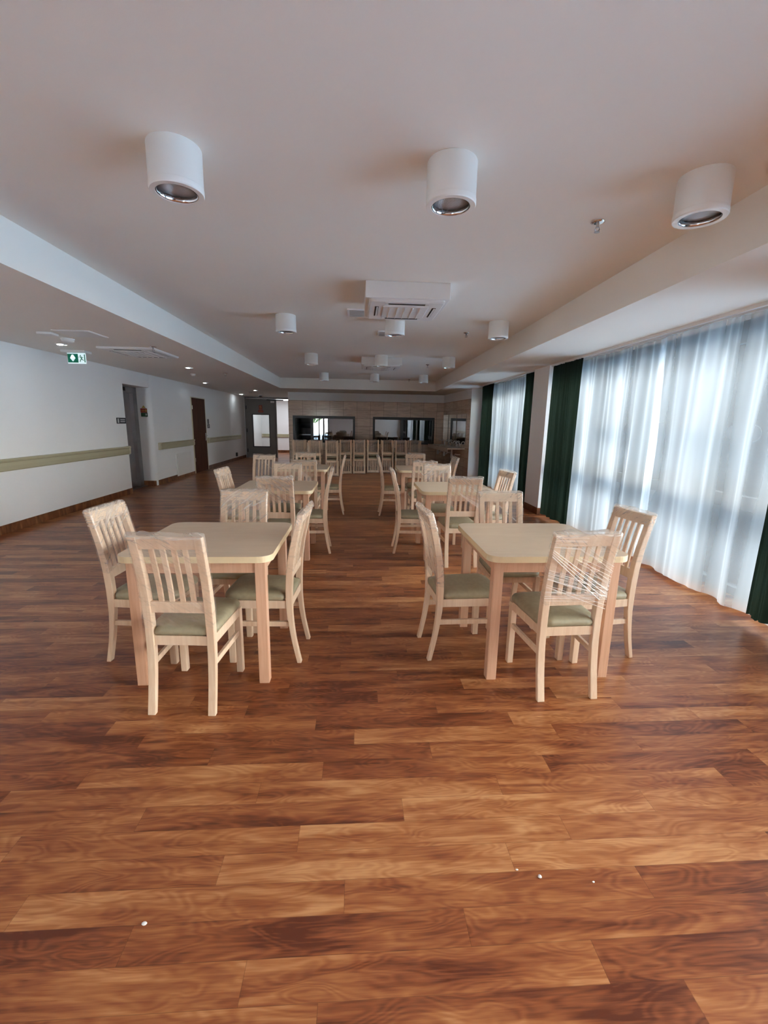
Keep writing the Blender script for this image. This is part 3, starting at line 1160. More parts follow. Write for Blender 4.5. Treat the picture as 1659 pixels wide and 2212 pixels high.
# ------------------------------------------------------------------ air conditioners
def cassette(label, x0, x1, y0, y1, ztop, zbot, flat=False):
    cx, cy = (x0 + x1) / 2, (y0 + y1) / 2
    t = thing('air_conditioner', label, 'air conditioner', (cx, cy, ztop), 0, 'ceiling cassette air conditioners')
    w, d = (x1 - x0) / 2, (y1 - y0) / 2
    h = ztop - zbot
    if not flat:
        bm = bm_new()
        add_box(bm, -w, w, -d, d, -h, 0.0)
        bevel(bm, .003, 1)
        obj('housing', bm, MAT['white'], t)
    pz = -h
    pw, pd = (w - .035, d - .02) if not flat else (w, d)
    # panel with raised rounded rim, four outlet slots, louvred return grille
    bm = bm_new()
    o1 = rounded(-pw, pw, -pd, pd, .03, 5)
    o2 = rounded(-pw + .012, pw - .012, -pd + .012, pd - .012, .03, 5)
    rings = [[(x, y, pz) for x, y in o1], [(x, y, pz - .014) for x, y in o1], [(x, y, pz - .026) for x, y in o2]]
    add_rings(bm, rings, False, True)
    obj('panel', bm, MAT['white'], t)
    q = .62
    gx, gy = pw * q, pd * q
    bm = bm_new()
    o1 = rounded(-gx, gx, -gy, gy, .03, 5)
    o2 = rounded(-gx + .01, gx - .01, -gy + .01, gy - .01, .03, 5)
    add_rings(bm, [[(x, y, pz - .0255) for x, y in o1], [(x, y, pz - .032) for x, y in o1], [(x, y, pz - .036) for x, y in o2]], False, True)
    for k in range(5):
        x = -gx + 2 * gx * (k + 1) / 6
        add_prism(bm, [(x - .006, -gy * .86), (x + .004, -gy * .86), (x + .004, gy * .86), (x - .006, gy * .86)], pz - .044, pz - .0355)
    obj('return_grille', bm, MAT['white'], t)
    for sx_, sy_ in ((0, -1), (0, 1), (-1, 0), (1, 0)):
        bm = bm_new()
        if sx_ == 0:
            y = sy_ * (gy + (pd - gy) * .42)
            add_box(bm, -gx * .80, gx * .80, y - .017, y + .017, pz - .0285, pz - .024)
        else:
            x = sx_ * (gx + (pw - gx) * .42)
            add_box(bm, x - .017, x + .017, -gy * .80, gy * .80, pz - .0285, pz - .024)
        s_ = obj('outlet_slot', bm, MAT['black'], t)
        bm = bm_new()
        if sx_ == 0:
            for e in (-1, 1):
                add_box(bm, e * gx * .86 - gx * .07, e * gx * .86 + gx * .07, y - .022, y + .022, pz - .034, pz - .024)
        else:
            add_box(bm, x - .004, x + .012, -gy * .78, gy * .78, pz - .033, pz - .026)
        obj('flap', bm, MAT['white'], s_)
cassette('boxed white cassette air conditioner on the ceiling between the first two lamp rows', .072, .835, 4.22, 4.98, ZC, 2.585)
cassette('boxed white cassette air conditioner on the ceiling, the farther of two', .085, .87, 8.86, 9.62, ZC, 2.585)
cassette('flush white cassette air conditioner in the low corridor ceiling', -3.50, -2.74, 6.42, 7.30, ZL, ZL, True)

# ------------------------------------------------------------------ small ceiling fittings
def sprinkler(x, y, z, lab):
    t = thing('sprinkler', lab, 'sprinkler', (x, y, z), 0, 'fire sprinklers on the ceiling')
    bm = bm_new()
    add_lathe(bm, [(0, 0), (.04, 0), (.042, -.004), (.026, -.010), (.016, -.010), (0, -.010)], n=24)
    bmesh.ops.remove_doubles(bm, verts=bm.verts, dist=1e-5)
    obj('escutcheon', bm, MAT['chrome'], t, smooth=True)
    bm = bm_new()
    add_tube(bm, [(0, 0, -.008), (0, 0, -.034)], .009, 10)
    for s in (-1, 1):
        add_tube(bm, [(s * .010, 0, -.030), (s * .014, 0, -.044), (s * .006, 0, -.058)], .003, 6)
    obj('sprinkler_body', bm, MAT['steel'], t)
    bm = bm_new()
    add_lathe(bm, [(0, -.058), (.017, -.058), (.017, -.061), (0, -.061)], n=16)
    bmesh.ops.remove_doubles(bm, verts=bm.verts, dist=1e-5)
    obj('deflector', bm, MAT['steel'], t)
for x, y, lab in ((1.475, 2.92, 'chrome sprinkler head between the first-row lamps near the window beam'),
                  (1.50, 6.34, 'chrome sprinkler head between the second and third lamp rows'),
                  (1.505, 9.77, 'chrome sprinkler head between the third and farthest lamp rows'),
                  (1.495, 13.1, 'chrome sprinkler head just before the rear ceiling drop')):
    sprinkler(x, y, ZC, lab)
sprinkler(-2.71, 6.34, ZL, 'chrome sprinkler head beside the corridor air conditioner')
sprinkler(-2.69, 9.55, ZL, 'chrome sprinkler head in the corridor ceiling beyond the lift')

def vent(x0, x1, y0, y1, lab):
    t = thing('ceiling_vent', lab, 'vent', ((x0 + x1) / 2, (y0 + y1) / 2, ZC), 0, 'square grey ceiling grilles')
    w, d = (x1 - x0) / 2, (y1 - y0) / 2
    bm = bm_new()
    add_box(bm, -w, w, -d, d, -.012, 0)
    obj('vent_frame', bm, MAT['white'], t)
    bm = bm_new()
    for k in range(9):
        y = -d * .85 + 2 * d * .85 * k / 8
        add_box(bm, -w * .85, w * .85, y - .006, y + .006, -.018, -.011)
    obj('grille', bm, MAT['greyplastic'], t)
vent(-.115, .24, 5.24, 5.56, 'square ceiling grille half hidden behind the large air conditioner')
vent(.285, .56, 6.38, 6.68, 'square ceiling grille half hidden behind a cylinder lamp')

def detector(x, y, z, lab, r=.055):
    t = thing('smoke_detector', lab, 'smoke detector', (x, y, z), 0, 'white ceiling detectors')
    bm = bm_new()
    add_lathe(bm, [(0, 0), (r, 0), (r, -.012), (r * .98, -.014), (0, -.014)], n=28)
    bmesh.ops.remove_doubles(bm, verts=bm.verts, dist=1e-5)
    obj('detector_base', bm, MAT['white'], t)
    bm = bm_new()
    add_lathe(bm, [(r * .9, -.013), (r * .88, -.030), (r * .66, -.044), (r * .3, -.048), (0, -.048)], n=28)
    bmesh.ops.remove_doubles(bm, verts=bm.verts, dist=1e-5)
    obj('detector_head', bm, MAT['white'], t, smooth=True)
detector(.435, 6.60, ZC, 'white smoke detector just behind the lamp under the large air conditioner')
detector(-3.53, 5.90, ZL, 'white smoke detector nearest the green exit sign', .075)
detector(-3.44, 9.85, ZL, 'white smoke detector in the low ceiling beyond the corridor air conditioner')
detector(-3.55, 15.4, ZL, 'white smoke detector before the grey corridor door')
# alarm sounder plate
bm = bm_new()
add_box(bm, -3.60, -3.44, 5.46, 5.60, ZL - .025, ZL)
bevel(bm, .006, 2)
tag(obj('alarm_plate', bm, MAT['white']), 'small white alarm plate on the corridor ceiling before the smoke detector', 'alarm')
# access hatch in low ceiling
t = thing('ceiling_hatch', 'flat white access hatch in the low corridor ceiling', 'hatch', (-3.15, 5.52, ZL))
bm = bm_new()
add_box(bm, -.20, .20, -.20, .20, -.006, 0)
obj('hatch_frame', bm, MAT['white'], t)
bm = bm_new()
add_box(bm, -.185, .185, -.185, .185, -.009, -.005)
obj('hatch_lid', bm, MAT['white'], t)
# recessed downlights
def downlight(x, y, lab, on=True, r=.075):
    t = thing('downlight', lab, 'downlight', (x, y, ZL), 0, 'recessed corridor downlights')
    bm = bm_new()
    add_lathe(bm, [(r * .80, -.001), (r, -.001), (r, -.006), (r * .82, -.010), (r * .80, -.008)], n=28)
    obj('trim_ring', bm, MAT['white'], t, smooth=True)
    bm = bm_new()
    add_lathe(bm, [(0, -.002), (r * .80, -.002), (r * .80, -.005), (0, -.005)], n=28)
    bmesh.ops.remove_doubles(bm, verts=bm.verts, dist=1e-5)
    obj('reflector', bm, MAT['chrome'], t)
    if on:
        bm = bm_new()
        add_lathe(bm, [(0, -.0045), (r * .42, -.0045), (r * .40, -.012), (0, -.014)], cx=-r * .3, n=20)
        bmesh.ops.remove_doubles(bm, verts=bm.verts, dist=1e-5)
        obj('bulb', bm, MAT['glow'], t)
downlight(-3.86, 6.32, 'small lit downlight just before the green exit sign')
downlight(-3.10, 8.70, 'small lit downlight level with the lift niche')
downlight(-3.92, 12.1, 'small lit downlight before the dark brown door')
downlight(-4.20, 16.9, 'bright round lit downlight close to the grey corridor door', True, .12)
downlight(-3.20, 14.6, 'small lit downlight ahead of the dome camera')
# dome camera
t = thing('dome_camera', 'small black dome camera on the ceiling above the grey door', 'security camera', (-3.62, 17.3, ZL))
bm = bm_new()
add_lathe(bm, [(0, 0), (.065, 0), (.065, -.02), (0, -.02)], n=24)
bmesh.ops.remove_doubles(bm, verts=bm.verts, dist=1e-5)
obj('camera_base', bm, MAT['white'], t)
bm = bm_new()
add_lathe(bm, [(.055, -.02), (.052, -.045), (.035, -.065), (0, -.074)], n=24)
bmesh.ops.remove_doubles(bm, verts=bm.verts, dist=1e-5)
obj('dome', bm, MAT['black'], t, smooth=True)

# exit sign hanging from the low ceiling
t = thing('exit_sign', 'hanging green emergency exit sign with down arrow and running figure', 'exit sign', (-4.03, 6.9, ZL))
bm = bm_new()
add_box(bm, -.165, .165, -.09, .09, -.032, 0)
bevel(bm, .006, 2)
obj('sign_housing', bm, MAT['white'], t)
bm = bm_new()
add_box(bm, -.125, .125, -.006, .006, -.178, -.03)
pan = obj('sign_panel', bm, MAT['signwhite'], t)
def flat(name, polys, m, parent, y=-.0085, th=.002):
    bm = bm_new()
    for pts in polys:
        a = [bm.verts.new((x, y, z)) for x, z in pts]
        b = [bm.verts.new((x, y + th, z)) for x, z in pts]
        bm.faces.new(a); bm.faces.new(list(reversed(b)))
        n = len(pts)
        for i in range(n):
            bm.faces.new((a[i], a[(i + 1) % n], b[(i + 1) % n], b[i]))
    bmesh.ops.triangulate(bm, faces=[f for f in bm.faces if len(f.verts) > 4])
    return obj(name, bm, m, parent)
flat('green_field', [[(-.122, -.044), (.022, -.044), (.022, -.164), (-.122, -.164)]], MAT['green'], pan)
flat('arrow', [[(-.060, -.056), (-.042, -.056), (-.042, -.112), (-.026, -.094), (-.014, -.104), (-.051, -.150), (-.088, -.104), (-.076, -.094), (-.060, -.112)]], MAT['signwhite'], pan, -.011)
def disc(cx, cz, r, n=14):
    return [(cx + r * math.cos(2 * PI * i / n), cz + r * math.sin(2 * PI * i / n)) for i in range(n)]
flat('running_figure', [disc(.056, -.066, .008),
     [(.050, -.076), (.066, -.078), (.076, -.108), (.062, -.114)],
     [(.054, -.078), (.050, -.084), (.032, -.094), (.028, -.088)],
     [(.064, -.080), (.092, -.092), (.090, -.099), (.066, -.090)],
     [(.064, -.108), (.076, -.106), (.092, -.128), (.084, -.133)],
     [(.084, -.126), (.092, -.128), (.102, -.126), (.100, -.134), (.084, -.134)],
     [(.062, -.108), (.072, -.114), (.054, -.138), (.046, -.133)],
     [(.046, -.133), (.054, -.138), (.046, -.156), (.039, -.153)]], MAT['green'], pan, -.0088)
flat('door_symbol', [[(.106, -.052), (.119, -.048), (.119, -.162), (.106, -.156)]], MAT['green'], pan, -.0088)

# ------------------------------------------------------------------ corridor wall fittings
def handrail(y0, y1, lab):
    t = thing('handrail', lab, 'handrail', (XL, (y0 + y1) / 2, .87), 0, 'beige crash-rail handrails')
    L = (y1 - y0) / 2
    prof = [(0.002, -.075), (.035, -.075), (.052, -.06), (.056, -.01), (.050, .035), (.062, .05), (.066, .066), (.058, .08), (.03, .084), (.002, .08)]
    bm = bm_new()
    add_rings(bm, [[(x, -L + .02, z) for x, z in prof], [(x, L - .02, z) for x, z in prof]])
    obj('rail_body', bm, MAT['rail'], t)
    for e in (-1, 1):
        bm = bm_new()
        pr2 = [(x * 1.03 + .0005, z * 1.03) for x, z in prof]
        ya, yb_ = sorted((e * L, e * (L - .06)))
        add_rings(bm, [[(x, ya, z) for x, z in pr2], [(x, yb_, z) for x, z in pr2]])
        obj('end_cap', bm, MAT['railpale'], t)
handrail(YB + .3, 9.08, 'long beige handrail on the corridor wall before the lift')
handrail(10.43, 12.60, 'short beige handrail between the lift and the dark brown door')
handrail(13.80, 17.6, 'beige handrail beyond the dark brown door')

# lift door in the niche
root = bpy.data.objects.new('door_2', None)
COL.objects.link(root)
root['kind'] = 'structure'; root['label'] = 'stainless steel lift door in the wall niche'; root['category'] = 'door'
bm = bm_new()
add_box(bm, XL - .40, XL - .27, NY1 - .16, NY1 + .001, 0, NZ)
add_box(bm, XL - .40, XL - .27, NY0, NY0 + .10, 0, NZ)
add_box(bm, XL - .40, XL - .27, NY0 + .10, NY1 - .16, 2.02, NZ)
obj('lift_frame', bm, MAT['steel'], root)
box_obj('lift_door_leaf', (XL - .40, XL - .335, NY0 + .10, NY0 + .52, .02, 2.02), MAT['steel'], root, .003)
box_obj('lift_door_leaf', (XL - .40, XL - .345, NY0 + .525, NY1 - .16, .02, 2.02), MAT['steel'], root, .003)
box_obj('door_sill', (XL - .40, XL - .20, NY0, NY1, 0.0, .012), MAT['steel'], root)
box_obj('floor_display', (XL - .272, XL - .258, NY0 + .42, NY0 + .62, 2.05, 2.125), MAT['black'], root)

# lift name plate (partly hidden by the niche edge) and instruction plate
t = thing('lift_sign', 'small black name plate on the wall before the lift', 'sign', (XL, 8.96, 1.445))
box_obj('sign_plate', (0.001, .008, -.20, .13, -.055, .055), MAT['blacksign'], t)
bm = bm_new()
add_box(bm, .008, .0095, -.175, -.12, -.04, .04)
for z in (.018, -.018):
    add_box(bm, .008, .0095, -.075, .095, z - .009, z + .009)
obj('lettering', bm, MAT['signtext'], t)
t = thing('lift_notice', 'red and green notice with yellow triangle beside the lift', 'sign', (XL - .14, NY1, 1.62))
box_obj('red_panel', (-.07, .07, -.007, -.001, 0.0, .09), MAT['red'], t)
o = box_obj('green_panel', (-.065, .075, -.0068, -.001, -.085, -.002), MAT['signgreen'], t)
bm = bm_new()
add_box(bm, .03, .062, -.009, -.0066, -.062, -.022)
obj('pictogram', bm, MAT['signtext'], o)
bm = bm_new()
for x0, x1, z0, z1 in ((-.05, .02, .05, .058), (-.05, .02, .03, .038), (.032, .06, .02, .07)):
    add_box(bm, x0, x1, -.009, -.0068, z0, z1)
obj('lettering', bm, MAT['yellow'], t)
bm = bm_new()
v = [bm.verts.new(p) for p in ((-.045, -.006, .095), (.05, -.006, .095), (.0, -.006, .155), (-.045, -.001, .095), (.05, -.001, .095), (.0, -.001, .155))]
for q in ((0, 1, 2), (5, 4, 3), (0, 3, 4, 1), (1, 4, 5, 2), (2, 5, 3, 0)):
    bm.faces.new([v[i] for i in q])
obj('warning_triangle', bm, MAT['yellow'], t)

# white access panel low on the wall
t = thing('access_panel', 'white wall hatch below the short handrail', 'access panel', (XL, 11.88, .35))
box_obj('panel_frame', (-.001, .016, -.50, .50, -.275, .285), MAT['white'], t, .003)
box_obj('panel_lid', (.012, .022, -.45, .45, -.25, .25), MAT['white'], t, .003)
# light switch
t = thing('light_switch', 'small white light switch left of the dark brown door', 'switch', (XL, 12.30, 1.22))
box_obj('switch_plate', (0, .010, -.045, .045, -.06, .06), MAT['white'], t, .002)
box_obj('rocker', (.009, .014, -.03, .03, -.04, .04), MAT['white'], t, .002)

# dark brown door
root = bpy.data.objects.new('door_3', None)
COL.objects.link(root)
root['kind'] = 'structure'; root['label'] = 'dark brown wooden door in the corridor wall'; root['category'] = 'door'
bm = bm_new()
add_box(bm, XL - .10, XL + .012, DY0, DY0 + .055, 0, DZ)
add_box(bm, XL - .10, XL + .012, DY1 - .03, DY1, 0, DZ)
add_box(bm, XL - .10, XL + .012, DY0 + .055, DY1 - .03, DZ - .02, DZ)
obj('door_frame', bm, MAT['railpale'], root)
leaf = box_obj('door_leaf', (XL - .035, XL + .010, DY0 + .058, DY1 - .033, .006, DZ - .022), MAT['walnut'], root, .002)
for z in (.38, 1.82):
    box_obj('hinge', (XL + .005, XL + .022, DY0 + .04, DY0 + .075, z - .05, z + .05), MAT['chrome'], leaf)
bm = bm_new()
add_tube(bm, [(XL + .010, DY1 - .10, 1.03), (XL + .06, DY1 - .10, 1.03), (XL + .065, DY1 - .115, 1.03), (XL + .065, DY1 - .22, 1.03)], .010, 8)
add_box(bm, XL + .009, XL + .017, DY1 - .125, DY1 - .075, .88, 1.10)
obj('door_handle', bm, MAT['steel'], leaf)
# room plates beyond the door
t = thing('room_sign', 'pair of small black room plates beyond the dark brown door', 'sign', (XL, 13.97, 1.38))
box_obj('upper_plate', (0, .012, -.055, .055, -.02, .13), MAT['blacksign'], t, .002)
box_obj('lower_plate', (0, .014, -.075, .10, -.14, -.025), MAT['blacksign'], t, .002)
bm = bm_new()
add_box(bm, .013, .0155, -.05, .06, -.075, -.060)
add_box(bm, .013, .0155, -.05, .03, -.105, -.092)
obj('lettering', bm, MAT['signtext'], t)
# door holder near the floor
bm = bm_new()
add_box(bm, XL, XL + .05, 16.9, 17.02, .16, .30)
bevel(bm, .008, 2)
tag(obj('door_holder', bm, MAT['black']), 'small black door magnet low on the wall by the grey door', 'door stop')

# ------------------------------------------------------------------ grey fire door to the lobby
root = bpy.data.objects.new('door_4', None)
COL.objects.link(root)
root['kind'] = 'structure'; root['label'] = 'grey corridor door with tall glazed panel'; root['category'] = 'door'
dx0, dx1 = -4.44, -3.30
dz1 = 2.345
vx0, vx1, vz0, vz1 = -4.20, -3.54, .455, 1.73
yd = EY - .02
bm = bm_new()
add_box(bm, dx0, vx0, yd, yd + .05, .01, dz1)
add_box(bm, vx1, dx1, yd, yd + .05, .01, dz1)
add_box(bm, vx0, vx1, yd, yd + .05, .01, vz0)
add_box(bm, vx0, vx1, yd, yd + .05, vz1, dz1)
leaf = obj('door_leaf', bm, MAT['greydoor'], root)
bm = bm_new()
t_ = .022
for b in ((vx0 - t_, vx0 + .01, vz0 - t_, vz1 + t_), (vx1 - .01, vx1 + t_, vz0 - t_, vz1 + t_), (vx0, vx1, vz0 - t_, vz0 + .01), (vx0, vx1, vz1 - .01, vz1 + t_)):
    add_box(bm, b[0], b[1], yd - .008, yd + .058, b[2], b[3])
obj('vision_frame', bm, MAT['darkframe'], leaf)
box_obj('pane', (vx0, vx1, yd + .022, yd + .028, vz0, vz1), MAT['glass'], leaf)
bm = bm_new()
for z in (.3, 1.1, 2.0):
    add_box(bm, dx0 - .02, dx0 + .02, yd - .012, yd + .01, z - .07, z + .07)
obj('hinges', bm, MAT['darkframe'], leaf)
box_obj('door_closer', (-3.62, -2.95, yd - .04, yd - .002, 2.29, 2.335), MAT['darkframe'], leaf)
box_obj('closer_body', (-3.46, -3.32, yd - .06, yd - .002, 2.20, 2.27), MAT['white'], leaf)
bm = bm_new()
add_box(bm, dx0 - .055, dx0, EY - .03, EY + .12, 0, 2.40)
add_box(bm, dx0, KX0, EY - .03, EY + .12, dz1 + .008, 2.40)
add_box(bm, dx1 + .004, dx1 + .045, EY + .0, EY + .10, 0, dz1)
obj('door_frame', bm, MAT['greydoor'], root)
# fire notice
t = thing('fire_notice', 'small red fire notice on the grey door above its pane', 'sign', (-3.87, yd, 1.93))
box_obj('upper_panel', (-.065, .065, -.006, -.001, -.015, .17), MAT['red'], t)
box_obj('lower_panel', (-.10, .10, -.006, -.001, -.115, -.03), MAT['red'], t)
bm = bm_new()
for x0, x1, z0, z1 in ((-.035, -.015, .06, .14), (-.015, .03, .125, .14), (.01, .03, .05, .11), (-.05, .05, .01, .025), (-.07, .07, -.08, -.065)):
    add_box(bm, x0, x1, -.008, -.0058, z0, z1)
obj('lettering', bm, MAT['yellow'], t)
# lobby rail, and a ceiling light panel added to brighten the lobby
t = thing('handrail', 'beige handrail on the bright lobby wall beyond the grey door', 'handrail', (-3.4, 21.6, .80), 0, 'beige crash-rail handrails')
prof = [(0, -.075), (-.035, -.075), (-.056, -.05), (-.052, .04), (-.064, .055), (-.05, .08), (0, .08)]
bm = bm_new()
add_rings(bm, [[(-1.05, y, z) for y, z in prof], [(1.05, y, z) for y, z in prof]])
obj('rail_body', bm, MAT['rail'], t)
for e in (-1, 1):
    bm = bm_new()
    a, b = sorted((e * 1.05, e * 1.11))
    add_rings(bm, [[(a, y * 1.03, z * 1.03) for y, z in prof], [(b, y * 1.03, z * 1.03) for y, z in prof]])
    obj('end_cap', bm, MAT['railpale'], t)
t = thing('added_lobby_light', 'white ceiling light panel added to brighten the lobby', 'lamp', (-3.3, 20.2, ZL))
box_obj('lamp_frame', (-.62, .62, -.62, .62, -.03, 0), MAT['white'], t)
box_obj('lamp_panel', (-.58, .58, -.58, .58, -.034, -.028), MAT['panelglow'], t)
# ------------------------------------------------------------------ serving windows and kitchen
def serving(name, w, mull, lab, open_to=None, glass_from=None):
    root = bpy.data.objects.new(name, None)
    COL.objects.link(root)
    root['kind'] = 'structure'; root['label'] = lab; root['category'] = 'window'
    x0, x1, z0, z1 = w
    y0, y1 = KY - .012, KY + .10
    bm = bm_new()
    f = .07
    add_box(bm, x0, x0 + f, y0, y1, z0, z1); add_box(bm, x1 - f, x1, y0, y1, z0, z1)
    add_box(bm, x0 + f, x1 - f, y0, y1, z1 - f - .02, z1); add_box(bm, x0 + f, x1 - f, y0, y1, z0, z0 + f)
    for x, t_ in mull:
        add_box(bm, x - t_ / 2, x + t_ / 2, y0 + .01, y1, z0 + f, z1 - f - .02)
    obj('window_frame', bm, MAT['darkframe'], root)
    box_obj('pane', (glass_from or x0 + f, x1 - f, KY + .03, KY + .038, z0 + f, z1 - f - .02), MAT['darkglass'], root)
serving('window_4', W1, [(-1.50, .09), (-1.11, .05)], 'dark-framed serving window of the kitchen nearest the corridor', glass_from=-1.46)
serving('window_5', W2, [(1.53, .08)], 'dark-framed serving window of the kitchen nearest the wash basins')
# kitchen furniture seen through the open sash
t = thing('kitchen_shelf', 'dark kitchen shelf unit behind the open serving sash', 'shelf', (-1.70, 16.4, 0))
box_obj('shelf_body', (-.38, 1.0, 0, .5, 0, .75), MAT['darkkitchen'], t)
box_obj('shelf_board', (-.38, .45, -.05, .4, 1.00, 1.035), MAT['ceramic'], t)
box_obj('shelf_back', (-.38, 1.0, .42, .5, .75, 2.1), MAT['darkkitchen'], t)
box_obj('upper_cabinet', (-.38, .8, 0, .42, 1.42, 2.1), MAT['black'], t)
for k, x in enumerate((-1.98, -1.79, -1.55)):
    bm = bm_new()
    add_box(bm, x - .085, x + .085, 16.55, 16.78, 1.035, 1.25)
    bevel(bm, .004, 1)
    tag(obj('storage_box', bm, MAT['greydoor']), 'grey storage box on the dark kitchen shelf, ' + ['closest to the corridor', 'the middle one', 'farthest from the corridor'][k], 'box', 'grey boxes on the kitchen shelf')

# ------------------------------------------------------------------ wash basins, mirrors, taps
ANG = -math.atan(.0575)
t = thing('wash_counter', 'stone wash counter along the tiled side wall', 'wash counter', (nx_at(13.75), 13.75, 0))
t.rotation_euler[2] = -ANG
bm = bm_new()
add_box(bm, -.52, -.004, -1.27, 1.27, .775, .815)
bevel(bm, .004, 1)
obj('counter_slab', bm, MAT['stone_top'], t)
bm = bm_new()
add_box(bm, -.52, -.50, -1.27, 1.27, .70, .776)
obj('counter_apron', bm, MAT['stone_top'], t)
for y in (-.85, 0, .85):
    b_ = bm_new()
    add_rings(b_, [[(-.27 + rx * math.cos(2 * PI * i / 28), y + ry * math.sin(2 * PI * i / 28), z) for i in range(28)] for rx, ry, z in ((.19, .27, .812), (.20, .28, .822), (.185, .265, .824), (.16, .24, .80), (.08, .12, .77), (.02, .03, .765))], False, True)
    bo = obj('basin', b_, MAT['ceramic'], t, smooth=True)
    b_ = bm_new()
    add_tube(b_, [(-.27, y, .775), (-.27, y, .60)], .022, 10)
    add_tube(b_, [(-.27, y, .60), (-.23, y, .56), (-.18, y, .58), (-.16, y, .62), (-.12, y, .60), (-.01, y, .60)], .018, 8)
    add_tube(b_, [(-.27, y, .62), (-.27, y, .50)], .035, 10)
    obj('drain_pipe', b_, MAT['white'], t)
nrm = nx_at
for k, y in enumerate((12.90, 13.75, 14.60)):
    for j, dy in enumerate((-.16, .16)):
        yy = y + dy
        tt = thing('basin_tap', 'chrome twin-handle tap on the %s side of the %s wash basin' % (['curtain', 'kitchen'][j], ['nearest', 'middle', 'farthest'][k]), 'tap', (nx_at(yy) - .085, yy, .815), -ANG, 'chrome taps on the wash counter')
        bm = bm_new()
        add_tube(bm, [(0, 0, 0), (0, 0, .11), (-.03, 0, .155), (-.08, 0, .16), (-.125, 0, .125)], [.020, .016, .013, .012, .011], 8)
        obj('spout', bm, MAT['chrome'], tt, smooth=True)
        for s in (-1, 1):
            bm = bm_new()
            add_tube(bm, [(0, s * .055, 0), (0, s * .055, .06)], .014, 8)
            add_tube(bm, [(0, s * .055, .06), (0, s * .075, .10)], .011, 8)
            obj('tap_handle', bm, MAT['chrome'], tt)
for k, (ya, yb_) in enumerate(((12.47, 13.38), (13.44, 14.34), (14.40, 15.0))):
    ym = (ya + yb_) / 2
    tt = thing('wall_mirror', 'frameless mirror on the tiled side wall, ' + ['nearest the curtains', 'the middle one of three', 'next to the kitchen wall'][k], 'mirror', (nx_at(ym), ym, 1.345), -ANG, 'mirrors above the wash counter')
    L = (yb_ - ya) / 2
    box_obj('mirror_glass', (-.016, -.010, -L, L, -.43, .43), MAT['mirror'], tt)
    box_obj('mirror_backing', (-.0105, -.001, -L, L, -.43, .43), MAT['darkframe'], tt)

# ------------------------------------------------------------------ crumbs on the floor
def crumb(x, y, s, sd, lab):
    bm = bm_new()
    bmesh.ops.create_icosphere(bm, subdivisions=2, radius=s)
    for v in bm.verts:
        d = noise.noise(v.co * (60 / (s * 100)) + Vector((sd, 0, 0)))
        v.co *= 1 + .5 * d
        v.co.z *= .55
        v.co.x *= 1.4
    mz = min(v.co.z for v in bm.verts)
    for v in bm.verts:
        v.co.z -= mz
    o = obj('plaster_crumb', bm, MAT['crumb'], loc=(x, y, 0))
    tag(o, lab, 'crumb', 'white crumbs on the floor')
crumb(-.629, 1.088, .006, 1, 'white crumb on the floor in front of the corridor-side table')
crumb(.620, 1.169, .0055, 2, 'largest white crumb on the floor in front of the window-side table')
crumb(.552, 1.197, .003, 3, 'tiny white crumb beside the largest one on the window side of the floor')
crumb(.795, 1.145, .003, 4, 'tiny white crumb on the floor farthest towards the curtains')

# ------------------------------------------------------------------ outside
s = NT('paving')
co = s.coord()
s.base(s.ramp(s.noise(co, 3, 4), [(0.3, (0.24, 0.35, 0.47, 1)), (0.7, (0.29, 0.41, 0.54, 1))]))  # blue of skylit shade is put into the paving colour
s.b.inputs['Roughness'].default_value = 0.9
bm = bm_new()
add_box(bm, -14, 40, -30, 45, -.32, -.12)
struct('ground', bm, s.m, label='pale paved yard outside the windows', cat='ground')
# outer skin of this building keeps daylight out of the wall gaps
bm = bm_new()
add_box(bm, -5.7, 3.80, YB - .25, 22.4, ZC + .15, ZC + .35)
add_box(bm, -5.7, -5.6, YB - .25, 22.4, -.12, ZC + .2)
add_box(bm, -5.7, 3.8, 22.2, 22.4, -.12, ZC + .2)
add_box(bm, 3.66, 3.80, 12.14, 22.4, -.12, ZC + .2)
struct('roof', bm, MAT['wall'], label='roof and outer shell of the hall', cat='roof')
cream = plain('cream_render', lin(172, 170, 154), 0.9, var=0.03)
rose = plain('rose_render', lin(150, 122, 108), 0.9, var=0.03)
dgl = plain('far_window_glass', (0.18, 0.24, 0.28, 1), 0.15)
t = thing('building', 'cream building with rose pilasters across the yard behind the sheers', 'building', (9.6, 5, 0))
bm = bm_new()
add_box(bm, 0, 5, 1.8, 12.6, -.12, 3.9)
fac = obj('facade', bm, cream, t)
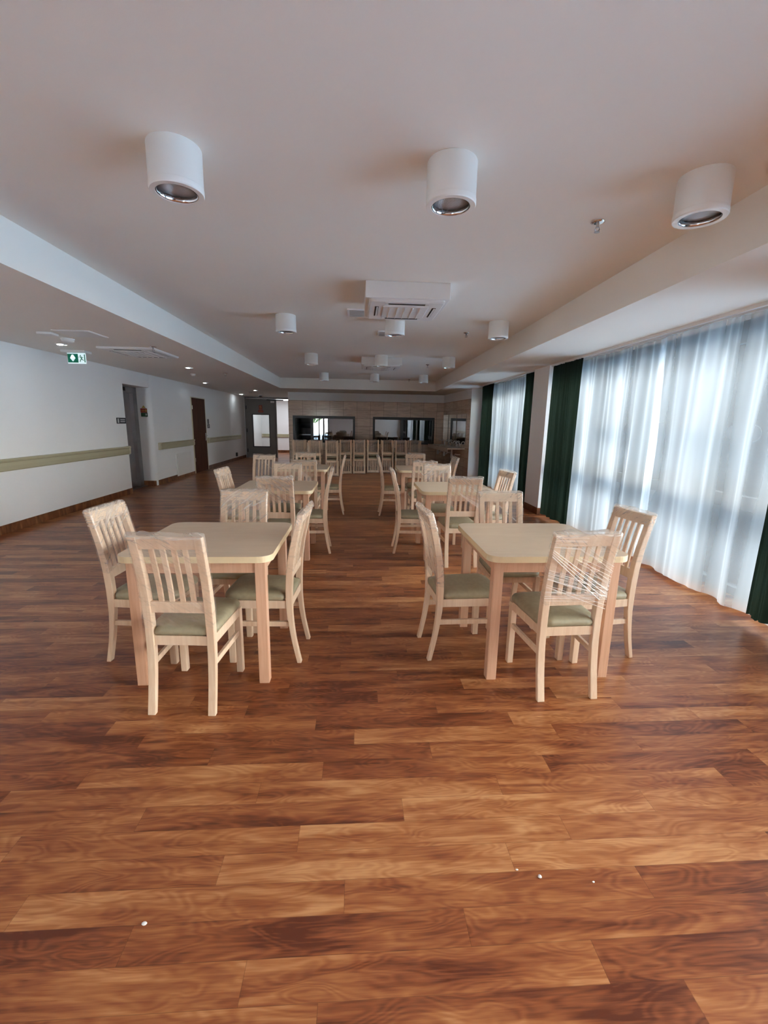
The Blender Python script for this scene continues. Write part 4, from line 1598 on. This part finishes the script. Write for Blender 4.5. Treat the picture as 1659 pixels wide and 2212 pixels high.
def facade_detail(par, ys, wins):
    for y in ys:
        box_obj('pilaster', (-.18, 0, y - .4, y + .4, -.12, 3.9), rose, par)
    for y in wins:
        wf = box_obj('window_frame', (-.06, .02, y - .75, y + .75, .75, 2.35), MAT['white'], par)
        box_obj('pane', (-.075, -.058, y - .66, y + .66, .84, 2.26), dgl, wf)
facade_detail(t, (2.3, 5.6, 8.9, 12.1), (3.95, 7.25, 10.5))
t = thing('building', 'cream building block farther along the yard behind the far sheer', 'building', (9.6, 22, 0))
bm = bm_new()
add_box(bm, 0, 5, 0, 9, -.12, 3.9)
obj('facade', bm, cream, t)
facade_detail(t, (.5, 3.8, 7.1), (2.15, 5.45))
leafm = plain('leaves', (0.10, 0.22, 0.05, 1), 0.7, var=0.4, scale=6)
barkm = plain('bark', (0.10, 0.07, 0.05, 1), 0.9)
def tree(x, y, h, r, sd, lab):
    t = thing('tree', lab, 'tree', (x, y, -.12), 0, 'leafy trees in the yard')
    bm = bm_new()
    add_tube(bm, [(0, 0, 0), (.05, .02, h * .3), (0, .05, h * .62)], [.12, .10, .06], 8)
    obj('trunk', bm, barkm, t)
    rnd = random.Random(sd)
    bm = bm_new()
    for k in range(1500):
        th, ph_, rr = rnd.uniform(0, 2 * PI), math.acos(rnd.uniform(-1, 1)), r * rnd.random() ** .4
        p = Vector((rr * math.sin(ph_) * math.cos(th), rr * math.sin(ph_) * math.sin(th), h * .72 + rr * .8 * math.cos(ph_)))
        a = Vector((rnd.uniform(-1, 1), rnd.uniform(-1, 1), rnd.uniform(-1, 1))).normalized()
        b = a.orthogonal().normalized()
        c = a.cross(b)
        s_ = rnd.uniform(.09, .17)
        q = [bm.verts.new(p + b * s_), bm.verts.new(p + c * s_ * .5), bm.verts.new(p - b * s_), bm.verts.new(p - c * s_ * .5)]
        bm.faces.new(q)
    obj('crown', bm, leafm, t, fix=False)
tree(6.9, 15.5, 3.6, 1.2, 1, 'leafy tree in the yard beyond the far window')
tree(7.0, 9.2, 3.4, 1.0, 2, 'leafy tree in the yard beyond the near window')
tree(-4.2, -10.5, 3.8, 1.6, 3, 'leafy tree behind the camera outside the garden door')
